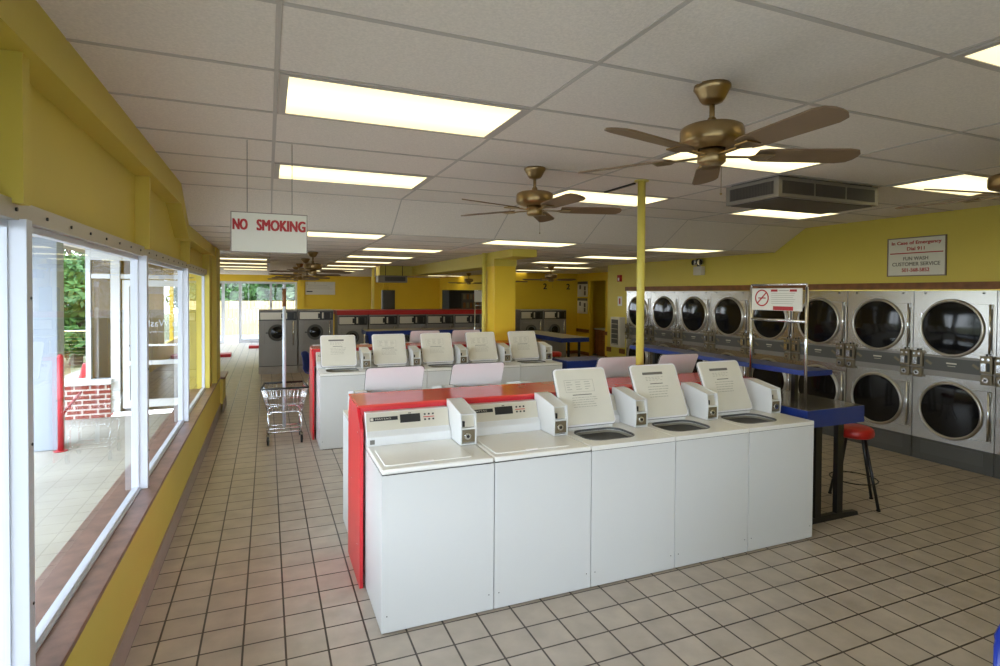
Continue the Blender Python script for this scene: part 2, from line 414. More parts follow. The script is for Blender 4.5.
# far right alcove walls
aw = MB()
aw.box(9.1, 9.22, 10.6, 13.9, 0, ZL); aw.box(9.1, 9.22, 14.75, 15.5, 0, ZL); aw.box(9.1, 9.22, 13.9, 14.75, 2.29, ZL)
aw.box(6.7, 9.22, 15.5, 15.62, 0, ZL); aw.box(6.7, 6.82, 15.62, YFAR, 0, ZL)
aw.box(10.4, 10.5, 12.5, 16, 0, ZL); aw.box(9.22, 10.4, 15.2, 15.3, 0, ZL); aw.box(9.22, 10.4, 13.2, 13.3, 0, ZL)
struct('wall_right_alcove', aw, M['yellow2'])['kind'] = 'structure'
rl = MB(); rl.box(XR-.02, XR, 9.93, 10.12, .62, .72); rl.box(XR-.02, XR, 10.44, 10.6, .62, .72)
rl.box(9.07, 9.1, 14.78, 15.5, .70, .80); rl.box(9.07, 9.1, 13.4, 13.88, .70, .80)
struct('trim_5', rl, M['wood'])
bb = MB(); bb.box(6.82, 9.1, 15.48, 15.5, 0, .1); bb.box(9.08, 9.1, 14.78, 15.48, 0, .1); bb.box(9.08, 9.1, 10.6, 13.88, 0, .1)
struct('baseboard_right', bb, M['wood'])
# far back wall with the glazed corner
bw = MB(); bw.box(1.05, 7, YFAR, YFAR+.15, 0, ZL); bw.box(-2.6, 1.05, YFAR, YFAR+.15, 2.28, ZL)
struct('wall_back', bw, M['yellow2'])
bp = MB(); bp.box(1.05, 1.3, YFAR-.12, YFAR, 0, ZL)
struct('trim_6', bp, M['yellow2'])
wb = thing('window_7', '', ''); del wb['label'], wb['category']; wb['kind'] = 'structure'
f = MB()
for x in (-2.58, -1.55, -.98, .98): f.box(x, x+.1, YFAR, YFAR+.1, 0, 2.28)
f.box(.08, .16, YFAR, YFAR+.1, .3, 2.28); f.box(-2.58, 1.05, YFAR+.01, YFAR+.09, 2.2, 2.28); f.box(-.88, .98, YFAR, YFAR+.1, 0, .14); f.box(-2.48, -1.55, YFAR, YFAR+.1, 0, .1)
f.build('window_frame', M['aluw'], wb)
g = MB(); g.quad((-2.5, YFAR+.05, .05), (1.0, YFAR+.05, .05), (1.0, YFAR+.05, 2.2), (-2.5, YFAR+.05, 2.2)); g.build('window_glass', M['glass'], wb)
# left side of the far room + entrance front facing the walkway
lf = MB(); lf.box(-2.56, -2.51, 10.42, 17, 0, ZL); lf.box(-2.66, -2.56, 17, YFAR, 2.2, ZL); lf.box(-2.66, -2.56, 17, YFAR, 0, .46)
for y in (18.9, 20.8): lf.box(-2.66, -2.56, y, y+.1, .46, 2.2)
struct('wall_left_far', lf, M['yellow2'])['kind'] = 'structure'
ef = thing('door_1', '', ''); del ef['label'], ef['category']; ef['kind'] = 'structure'; ef.location = (0, 10.3, 0)
f = MB()
for x0, x1, z0, z1 in ((-2.56, -2.50, .5, 2.36), (-2.24, -2.12, 0, 2.36), (-1.15, -1.05, 0, 2.36)): f.box(x0, x1, 0, .1, z0, z1)
f.box(-2.49, -2.25, .01, .09, 2.08, 2.15); f.box(-2.11, -1.16, .01, .09, 2.08, 2.15); f.box(-2.56, -.98, -.005, .105, 2.361, 2.53)
f.build('door_frame', M['wpaint'], ef)
d = MB()
d.box(-2.09, -2.00, .02, .07, .05, 2.06); d.box(-1.24, -1.15, .02, .07, .05, 2.06); d.box(-2.0, -1.24, .02, .07, .05, .17); d.box(-2.0, -1.24, .02, .07, 1.96, 2.06); d.box(-2.0, -1.24, .02, .07, .72, .79)
d.build('door_leaf', M['wpaint'], ef)
g = MB(); g.quad((-2.5, .05, .5), (-2.24, .05, .5), (-2.24, .05, 2.36), (-2.5, .05, 2.36)); g.quad((-2.12, .045, .1), (-1.15, .045, .1), (-1.15, .045, 2.3), (-2.12, .045, 2.3)); g.quad((-1.05, .05, .1), (-.98, .05, .1), (-.98, .05, 2.3), (-1.05, .05, 2.3))
g.build('door_glass', M['glass'], ef)
h_ = MB(); h_.box(-2.0, -1.24, -.02, .01, 1.02, 1.05); h_.build('push_bar', M['chrome'], ef)
text('door_lettering', 'Fun Wash', M['wpaint'], ef, (-1.50, .03, 1.38), (-1, 0, 0), (0, 0, 1), .56, .11, extr=-.002)
text('door_lettering', 'coin laundry', M['wpaint'], ef, (-1.50, .03, 1.24), (-1, 0, 0), (0, 0, 1), .48, .035, extr=-.002)
kb = MB(); kb.box(-2.84, -2.24, 10.26, 10.45, -.06, .46)
struct('wall_entrance_knee', kb, M['brick'])['kind'] = 'structure'
ks = MB(); ks.box(-2.88, -2.22, 10.20, 10.48, .46, .53)
struct('trim_7', ks, M['wpaint'])
# red painted kerbs at the far entrance
for n_, (x0, x1, y0, y1) in enumerate(((-2.5, -.98, 17.9, 18.4), (-.58, .5, 20.4, 20.9))):
    k = MB(); k.box(x0, x1, y0, y1, 0, .09)
    o = k.build('red_kerb', M['signr'], bevel=.01)
    tag(o, ('red painted kerb on the floor at the left edge of the far entrance', 'red painted kerb beside the far window, behind the grey washers')[n_], 'kerb')

# ceiling pieces: column, beam, soffit
be = MB(); be.box(3.235, 3.62, 7.33, 8.04, 2.42, ZL); be.box(3.235, 3.62, 8.04, 13.3, 2.315, ZL); be.box(2.45, 3.62, 13.3, 13.8, 2.30, ZL)
struct('trim_8', be, M['yellow'])
co = MB(); co.box(3.25, 3.61, 8.05, 8.45, 0, 2.315)
co = tag(co.build('square_column', M['yellow2'], bevel=.004), 'thick square yellow column behind the far washer row, under the beam', 'column')
pp = MB(); pp.cyl((3.197, 8.36, 0), (3.197, 8.36, ZL), .035, n=20)
tag(pp.build('yellow_pipe', M['ypole']), 'yellow pipe standing against the left side of the square column', 'pipe')
pp = MB(); pp.cyl((2.878, 3.87, 1.158), (2.878, 3.87, ZC-.012), .033, n=20); pp.cyl((2.878, 3.87, ZC-.012), (2.878, 3.87, ZC-.002), .06, n=20); pp.cyl((2.878, 3.87, 1.157), (2.878, 3.87, 1.165), .055, n=20)
tag(pp.build('support_pole', M['ypole']), 'slim yellow pole rising from the red shelf of the nearest washer row', 'pole')
pp = MB(); pp.box(2.42, 2.48, 14.2, 14.26, 0, ZL)
tag(pp.build('conduit_post', M['ypole']), 'thin yellow post left of the far ceiling heater behind the red-topped washers', 'post')
cs = MB(); cs.box(2.865, 2.885, 3.96, 4.42, ZC-.018, ZC-.005)  # thin black strip drawn where the ceiling has a dark gap
tag(cs.build('ceiling_gap_strip', M['black']), 'black strip standing in for a dark gap in the ceiling, just behind the yellow pole', 'ceiling gap')

# ------------------------------------------------------------------ ceiling lights
LU = {(0, 2): 'large ceiling light panel nearest the window, front row', (0, 5): 'ceiling light panel above the no smoking sign', (2, 2): 'ceiling light panel behind the nearest ceiling fan',
      (2, 5): 'ceiling light panel beside the top of the slim yellow pole', (4, 2): 'ceiling light panel at the right by the wall sign, front row', (4, 5): 'ceiling light panel partly hidden behind the ceiling air unit',
      (2, -1): 'ceiling light panel cut by the top right corner of the photo'}
ROWN = {0: 'just past the ceiling slope', 3: 'second row past the slope', 6: 'third row past the slope', 9: 'fourth row past the slope', 12: 'fifth row past the slope', 15: 'sixth row past the slope', 18: 'seventh row past the slope', 20: 'by the far glass wall', 22: 'near the back wall'}
COLN = {-1: 'in the leftmost column', 0: 'in the second column', 1: 'in the column left of the yellow beam', 2: 'above the square column', 4: 'in the column right of the beam', 5: 'in the rightmost far column'}
def ceiling_light(i, j, low):
    z = ZL if low else ZC; y = (YE if low else GY)+j*DY; x = GX+i*DX
    lab = LU.get((i, j)) if not low else 'lit ceiling panel '+ROWN[j]+', '+COLN[i]
    t = thing('ceiling_light', lab or ('unlit view ceiling light panel behind the photographer at %s' % ('left' if i == 0 else 'right')), 'light', (x, y, z), 0, 'recessed ceiling lights')
    f = MB(); a, b = .012, .030
    f.rring([(a, a), (DX-a, a), (DX-a, DY-a), (a, DY-a)], [(b+.02, b), (DX-b-.02, b), (DX-b-.02, DY-b), (b+.02, DY-b)], 'z', -.010, -.004)
    f.build('light_frame', M['tbar'], t)
    d = MB(); d.box(b+.02, DX-b-.02, b, DY-b, -.006, -.005); d.build('diffuser', M['lens'], t)
for i, j in LIGHTS_U:
    if (i, j) in LU: ceiling_light(i, j, False)
for i, j in LIGHTS_L: ceiling_light(i, j, True)

# ------------------------------------------------------------------ ceiling fans
def ceiling_fan(x, y, ztop, drop, rot, label, small=False):
    t = thing('ceiling_fan', label, 'fan', (x, y, ztop), 0, 'brass ceiling fans')
    z = -drop
    c = MB(); c.lathe([(0.001, 0), (.080, 0), (.082, -.015), (.072, -.028), (.055, -.062), (.045, -.076), (.02, -.085), (0.001, -.085)], (0, 0, 0), n=28); c.build('canopy', M['brass'], t)
    r = MB(); r.cyl((0, 0, -.07), (0, 0, z+.05), .012, n=12); r.ball((0, 0, -.160), .022, n=12); r.build('downrod', M['brass'], t)
    h = MB(); h.lathe([(.02, .050), (.08, .048), (.120, .042), (.135, .034), (.140, .02), (.140, -.028), (.134, -.040), (.11, -.05), (.09, -.056), (.06, -.06)], (0, 0, z), n=36)

    h.build('motor_housing', M['brass'], t)
    s_ = MB(); s_.lathe([(.05, -.055), (.052, -.065), (.060, -.072), (.062, -.118), (.05, -.130), (.001, -.132)], (0, 0, z), n=24); s_.cyl((.064, 0, z-.09), (.078, 0, z-.09), .008, n=8); s_.build('switch_housing', M['brass'], t)
    ch = MB(); ch.cyl((.03, -.03, z-.14), (.03, -.03, z-.26), .0015, n=5); ch.ball((.03, -.03, z-.265), .006); ch.build('pull_chain', M['brass'], t)
    for k in range(5):
        a = math.radians(rot+72*k)
        T = Matrix.Translation((0, 0, z-.085)) @ Matrix.Rotation(a, 4, 'Z')
        ar = MB(); ar.T = T
        ar.prism([(.05, -.014), (.17, -.010), (.20, -.045), (.27, -.045), (.27, .045), (.20, .045), (.17, .010), (.05, .014)], 'z', -.012, -.006)
        ar.build('blade_arm', M['brass'], t)
        T2 = T @ Matrix.Rotation(math.radians(-12), 4, 'X')
        bl = MB(); bl.T = T2
        bl.prism([(.20, -.050), (.24, -.060), (.60, -.070), (.645, -.058), (.665, -.03), (.67, 0), (.665, .03), (.645, .058), (.60, .070), (.24, .060), (.20, .050)], 'z', -.004, .004)
        bl.build('fan_blade', M['blade'], t, bevel=.002)
    return t
ceiling_fan(1.87, 2.0, ZC, .228, -22, 'antique brass ceiling fan nearest the camera, in front of the air unit')
ceiling_fan(1.87, 3.83, ZC, .228, -18, 'antique brass ceiling fan with pull chain left of the slim yellow pole')
ceiling_fan(4.31, 2.0, ZC, .228, 170, 'ceiling fan cut off by the right edge of the photo')
for y, rot, l in ((9.41, 20, 'first dark fan in the far left line of ceiling fans, largest of the cluster'), (11.3, 50, 'second fan in the far left line of ceiling fans'), (13.4, 5, 'third fan in the far left line of ceiling fans'), (15.2, 35, 'farthest fan in the far left line of ceiling fans')):
    ceiling_fan(.67, y, ZL, .228, rot, l)
ceiling_fan(6.1, 11.6, ZL, .228, 10, 'dark ceiling fan right of the square column, nearer of two')
ceiling_fan(6.0, 14.2, ZL, .228, 40, 'dark ceiling fan seen just right of the square column edge')
ceiling_fan(5.9, 16.8, ZL, .228, 175, 'dark ceiling fan by the black cabinet, left of the square column')

# ------------------------------------------------------------------ ceiling air unit
t = thing('air_unit', 'brown metal air unit hung under the ceiling at the right', 'air conditioner', (3.7, 3.23, ZC))
b = MB(); b.box(0, 1.17, 0, .55, -.175, -.015); b.box(.03, 1.14, .03, .52, -.015, 0); b.build('casing', M['ac'], t, bevel=.004)
gr = MB(); gr.box(-.004, .004, .05, .50, -.145, -.045)
for k in range(28): gr.box(-.006, 0, .056+k*.0157, .0585+k*.0157, -.145, -.045, 1)
gr.build('side_grille', [M['ac2'], M['acb']], t)
for k in range(3):
    gr = MB(); x0 = .04+k*.37; gr.box(x0, x0+.345, -.004, .004, -.145, -.045)
    for q in range(26): gr.box(x0+.008+q*.0130, x0+.010+q*.0130, -.006, 0, -.145, -.045, 1)
    gr.build('front_grille', [M['ac2'], M['acb']], t)
b = MB(); b.box(.03, 1.14, .03, .52, -.181, -.175); b.build('base_panel', M['acb'], t)
t = thing('wall_heater', 'grey ceiling heater hung under the far yellow soffit', 'heater', (2.36, 13.0, 2.0))
b = MB(); b.box(0, .68, 0, .35, .13, .29); b.build('casing', M['ac'], t, bevel=.01)
b = MB(); b.box(.15, .63, -.01, .0, .16, .26); b.build('grille', M['ac2'], t)
b = MB()
for x in (.2, .6): b.cyl((x, .17, .29), (x, .17, .53), .008, n=6)
b.build('hanger_rod', M['blk'], t)

# ------------------------------------------------------------------ no smoking sign
t = thing('hanging_sign', 'white no smoking sign with red letters hanging from the ceiling on wires', 'sign', (.015, 3.86, 2.137))
b = MB(); b.box(-.223, .223, -.004, .004, 0, .247); b.build('sign_board', M['signw'], t)
b = MB(); b.rring([(-.226, -.003), (.226, -.003), (.226, .250), (-.226, .250)], [(-.221, .002), (.221, .002), (.221, .245), (-.221, .245)], 'y', -.006, .006); b.build('sign_frame', M['signf'], t)
text('lettering', 'NO', M['signr'], t, (-.172, -.005, .172), (1, 0, 0), (0, 0, 1), .080, .066, bold=.055)
text('lettering', 'SMOKING', M['signr'], t, (.068, -.005, .172), (1, 0, 0), (0, 0, 1), .286, .067, bold=.055)
for x in (-.132, .132):
    b = MB(); b.cyl((x, 0, .25), (x, 0, ZC-2.137), .0022, n=6); b.build('hanging_wire', M['wire'], t)

# ------------------------------------------------------------------ white top-loading washers
def washer(name_label, x, y, w, rz=0, state='closed', style=0, lidx=.012, group='white top-loading washers'):
    """local frame: front-left foot at the origin, x to the right, y into the row"""
    t = thing('top_load_washer', name_label, 'washing machine', (x, y, 0), rz, group)
    D = .66; H = .914; e = .003
    b = MB(); b.box(e, w-e, 0, D, .008, H-.034)
    for xx in (.032, w-.032): b.cyl((xx, .0-.001, .10), (xx, -.002, .10), .004, n=6, m=1)
    b.box(.03, w-.03, .02, D-.02, 0, .03, 1)
    b.build('cabinet', [M['white'], M['seam']], t, bevel=.006)
    s_ = MB(); s_.box(e+.004, w-e-.004, .004, D, H-.035, H-.030); s_.build('deck_seam', M['seam'], t)
    lw, y0, y1 = .44, .05, .40
    x0, x1 = lidx, lidx+lw
    dk = MB()
    if state == 'closed':
        dk.box(e, w-e, 0, D, H-.030, H); dk.build('top_deck', M['deck'], t, bevel=.01, seg=3)
        l = MB(); l.prism(rrect(x0+.02, min(x1+.10, w-.03), y0+.01, y1, .02), 'z', H, H+.006)
        l.build('lid', M['deck'], t, bevel=.004)
        hd_ = MB(); hd_.box(x0+.22, x0+.30, y0-.002, y0+.014, H+.004, H+.010); hd_.build('lid_handle', M['lid_out'], t)
    else:
        hole = rrect(x0+.045, x1+.0, .10, y1, .10, 6)
        n = len(hole)
        outer = []
        # matching outer loop by projecting on the deck rectangle
        cx, cy = (x0+x1)/2+.02, .25
        X0, X1, Y0, Y1 = e, w-e, 0, D
        for (hx, hy) in hole:
            dx, dy = hx-cx, hy-cy
            tx = ((X1-cx)/dx if dx > 0 else (X0-cx)/dx) if abs(dx) > 1e-6 else 1e9
            ty = ((Y1-cy)/dy if dy > 0 else (Y0-cy)/dy) if abs(dy) > 1e-6 else 1e9
            k = min(tx, ty); outer.append([cx+dx*k, cy+dy*k])
        for (qx, qy) in ((X0, Y0), (X1, Y0), (X1, Y1), (X0, Y1)):
            k = min(range(n), key=lambda i: (outer[i][0]-qx)**2+(outer[i][1]-qy)**2); outer[k] = [qx, qy]
        dk.rring(outer, hole, 'z', H-.030, H); dk.build('top_deck', M['deck'], t)
        tr = MB(); inn = [(cx+(a-cx)*.97, cy+(b_-cy)*.97) for a, b_ in hole]
        tr.rring(hole, inn, 'z', H-.012, H+.003); tr.build('opening_seal', M['grey_trim'], t)
        tu = MB(); tu.rring([(cx+(a-cx)*.99, cy+(b_-cy)*.99) for a, b_ in hole], [(cx+(a-cx)*.93, cy+(b_-cy)*.93) for a, b_ in hole], 'z', H-.16, H-.015)
        tu.lathe([(.24, 0), (.19, -.05), (.17, -.08), (.17, -.5), (.001, -.5)], (cx, .26, H-.06), n=28)
        tu.build('wash_tub', M['tub'], t)
        ag = MB(); ag.lathe([(.001, .0), (.035, -.005), (.04, -.05), (.05, -.30), (.12, -.38)], (cx, .26, H-.14), n=16); ag.build('agitator', M['lid_out'], t)
        # open lid leaning back
        yb, zb, yt, zt = .395, H+.028, .575, H+.415
        dy, dz = yt-yb, zt-zb; L = math.hypot(dy, dz); th = math.atan2(dz, dy)
        T = Matrix.Translation((0, yb, zb)) @ Matrix.Rotation(th, 4, 'X')
        l = MB(); l.T = T
        l.prism(rrect(x0, x1, 0, L, .03), 'z', -.008, .008, m=0)
        l.prism(rrect(x0+.012, x1-.012, .012, L-.012, .024), 'z', .008, .016, m=1)
        l.prism(rrect(x0-.003, x1+.003, -.003, L+.003, .03), 'z', -.003, .003, m=2)
        lo = l.build('lid', [M['lid_out'], M['lid_in'], M['grey_trim']], t)
        pr = MB(); pr.T = T; zz = .0165
        def bar(xa, xb, ya, yb2, m): pr.box(x0+xa, x0+xb, L-ya, L-yb2, zz, zz+.0006, m)
        rr = random.Random(style*13+5)
        if style == 1:      # dark brand strip high up, text below
            bar(.10, .29, .065, .085, 0)
            for r_ in range(3):
                xa = .12
                while xa < .27: bar(xa, xa+.018, .105+r_*.012, .108+r_*.012, 1); xa += .018+rr.uniform(.006, .02)
            bar(.15, .27, .155, .161, 0)
            for r_ in range(5):
                xa = .12
                while xa < .29: wd = rr.uniform(.01, .035); bar(xa, xa+wd, .18+r_*.020, .1845+r_*.020, 1); xa += wd+.006
        else:               # outlined instruction table, dark line at the middle
            for a_ in (.07, .31): bar(a_, a_+.002, .09, .18, 1)
            for y_ in (.09, .18): bar(.07, .31, y_, y_+.002, 1)
            for r_ in range(4):
                for c_ in range(3): bar(.085+c_*.075, .085+c_*.075+rr.uniform(.025, .05), .105+r_*.018, .109+r_*.018, 1)
            bar(.12, .28, .20, .206, 0)
            for r_ in range(5):
                xa = .11
                while xa < .29: wd = rr.uniform(.01, .035); bar(xa, xa+wd, .222+r_*.017, .2255+r_*.017, 1); xa += wd+.006
        pr.build('printed_instructions', [M['print'], M['print_l']], lo)
        hk = MB(); hk.box(x0+.05, x1-.02, .405, .44, H, H+.030); hk.build('hinge_cover', M['deck'], t, bevel=.004)
    # console: sloped face across the back
    c = MB(); c.prism([(.50, H), (.63, H), (.63, H+.20), (.575, H+.20), (.535, H+.085), (.50, H+.055)], 'x', e, w-.112, m=0)
    co_ = c.build('control_console', M['white'], t, bevel=.004)
    def face(u, v, o=.001):   # point on the sloped console face: u along x, v up the slope 0..1
        p0 = Vector((0, .535, H+.085)); p1 = Vector((0, .575, H+.20)); nrm = Vector((0, -(p1-p0).z, (p1-p0).y)).normalized()
        q = p0.lerp(p1, v)+nrm*o; q.x = u; return q
    def slab(mb, u0, u1, v0, v1, th, m=0):
        a = [face(u0, v0, 0), face(u1, v0, 0), face(u1, v1, 0), face(u0, v1, 0)]; b2 = [face(u0, v0, th), face(u1, v0, th), face(u1, v1, th), face(u0, v1, th)]
        mb._add(a+b2, [(4, 5, 6, 7), (0, 1, 5, 4), (1, 2, 6, 5), (2, 3, 7, 6), (3, 0, 4, 7)], m)
    p = MB(); slab(p, .008, w-.115, .02, .96, .002, 0); po = p.build('control_plate', M['panel'], co_)
    p = MB(); slab(p, .03, .21, .52, .72, .004, 0); slab(p, .034, .052, .55, .69, .005, 1); p.build('brand_strip', [M['black'], M['panel']], co_)
    if not rz: text('brand_lettering', 'MAYTAG', M['panel'], co_, face(.115, .62, .005), (1, 0, 0), face(0, 1, 0)-face(0, 0, 0), .10, .011)
    p = MB(); slab(p, .225, .36, .34, .78, .004, 0); slab(p, .28, .30, .80, .86, .004, 1); p.build('display_window', [M['black'], M['print']], co_)
    p = MB()
    for a_ in range(3):
        for b_ in range(2): slab(p, .385+a_*.028, .397+a_*.028, .38+b_*.28, .47+b_*.28, .006, 0)
    slab(p, .38, .455, .54, .58, .004, 1); p.build('cycle_buttons', [M['black'], M['redp']], co_)
    # coin box at the right-hand end, reaching forward
    cb0, cb1 = w-.110, w-.003; cbz = H+.004
    prof = [(.308, cbz), (.61, cbz), (.61, H+.250), (.55, H+.250), (.312, H+.205), (.300, H+.11)]
    c = MB(); c.prism([(q[0]+.030, q[1]) if q[0] < .4 else q for q in prof], 'x', cb0+.001, cb1-.001, m=0)
    for a_, b_ in ((cb0, cb0+.008), (cb1-.008, cb1)): c.prism(prof, 'x', a_, b_, m=0)
    cb = c.build('coin_box', M['white'], t)
    c = MB(); c.prism([(.322, H+.115), (.336, H+.115), (.345, H+.195), (.340, H+.195)], 'x', cb0+.010, cb1-.010, 0); c.box(cb0+.016, cb0+.030, .312, .330, H+.12, H+.155, 1); c.build('coin_tray', [M['panel'], M['black']], cb)
    c = MB(); c.box(cb0+.006, cb1-.006, .303, .335, H+.104, H+.113); c.box(cb0+.006, cb1-.006, .306, .335, H+.004, H+.012); c.box(cb0+.0055, cb0+.0095, .312, .334, H+.004, H+.2); c.box(cb1-.0095, cb1-.0055, .312, .334, H+.004, H+.2); c.prism([(.312, H+.194), (.340, H+.200), (.340, H+.206), (.312, H+.200)], 'x', cb0+.006, cb1-.006); c.build('tray_frame', M['white'], cb)
    c = MB(); c.box(cb0+.012, cb1-.010, .308, .3125, H+.02, H+.10, 0); c.build('lock_plate', M['coinm'], cb)
    c = MB(); c.cyl((cb0+.045, .309, H+.062), (cb0+.045, .292, H+.062), .021, n=18); c.cyl((cb0+.045, .292, H+.062), (cb0+.045, .288, H+.062), .010, n=12, m=1); c.build('coin_lock', [M['chrome'], M['black']], cb)
    if state == 'closed' and not rz:
        c = MB(); c.box(.022, .052, .498, .502, H+.012, H+.040); c.build('number_plate', M['print'], t)
    return t

def island(name, label, x0, x1, yc, top, loc_y):
    t = thing('washer_island_divider', label, 'divider', (x0, yc, 0))
    L = x1-x0
    for xx in (0, L+.006):
        b = MB(); b.prism([(-.275, .0), (.275, .0), (.275, 1.02), (.21, top-.02), (-.13, top-.02), (-.275, 1.02)], 'x', xx-.022, xx+.0, m=0)
        for (yy, zz) in ((-.18, .25), (-.18, .98), (.1, .6)): b.cyl((xx-.022, yy, zz), (xx-.025, yy, zz), .006, n=8, m=1)
        b.build('end_panel', [M['red'], M['chrome']], t, bevel=.002)
    b = MB(); b.box(-.022, L+.03, -.20, .26, top-.018, top); b.build('top_shelf', M['redt'], t, bevel=.003)
    for s_ in (-1, 1):
        b = MB(); yy = -.165 if s_ < 0 else .20
        b.box(0, L-.016, yy-.01, yy+.01, .93, top-.018)
        for k in range(6): b.cyl((.18+k*.62, yy+s_*.01, top-.05), (.18+k*.62, yy+s_*.012, top-.05), .005, n=8, m=1)
        b.build('fascia_board', [M['red'], M['chrome']], t)
    return t
PW = .6684; X0 = .5744; YF = 3.0587
island('near', 'red divider with shelf running along the middle of the nearest washer row', .562, X0+5*PW+.02, 3.875, 1.157, 0)
labs = ['white washer with closed lid at the left end of the nearest row', 'white washer with closed lid, second from the left in the nearest row',
        'nearest row washer with open lid showing a printed table, middle of the row', 'nearest row open-lidded washer second from the right end', 'nearest row open-lidded washer at the right end, beside the blue table']
for k in range(5):
    washer(labs[k], X0+k*PW, YF, PW, 0, 'closed' if k < 2 else 'open', 0 if k == 2 else 1, group='front side of the nearest washer row')
YR = 4.76
labs = ['washer facing away behind the leftmost near washer, pale lid raised over the red shelf', 'washer facing away with raised lid, behind the second near washer',
        'washer facing away with closed lid, hidden behind the middle near washer', 'washer facing away with raised lid left of the slim yellow pole', 'washer facing away with raised lid just right of the slim yellow pole']
for k in range(5):
    washer(labs[k], X0+(k+1)*PW, YR, PW, PI, 'closed' if k == 2 else 'open', 0, lidx=.13, group='rear side of the nearest washer row')
PW2 = .656; Y2 = 6.96
island('far', 'red divider with shelf running along the middle of the second washer row', .552, X0+5*PW2+.02, 7.775, 1.157, 0)
labs = ['leftmost open-lidded washer of the second row, behind the laundry cart', 'second washer from the left in the second row, lid open', 'middle washer of the second row, lid open', 'fourth washer of the second row, lid open, left of the square column', 'rightmost washer of the second row, lid open, in front of the square column']
for k in range(5):
    washer(labs[k], X0+k*PW2, Y2, PW2, 0, 'open', 1 if k == 0 else 0, lidx=.05, group='front side of the second washer row')
labs = ['second row washer facing away at the left end, lid closed', 'second row washer facing away, second from the left, lid closed', 'second row washer facing away, raised lid showing above the third open lid', 'second row washer facing away, raised lid showing left of the square column']
for k in range(4):
    washer(labs[k], X0+(k+1)*.645, 8.65, .645, PI, 'closed' if k < 2 else 'open', 0, lidx=.13, group='rear side of the second washer row')

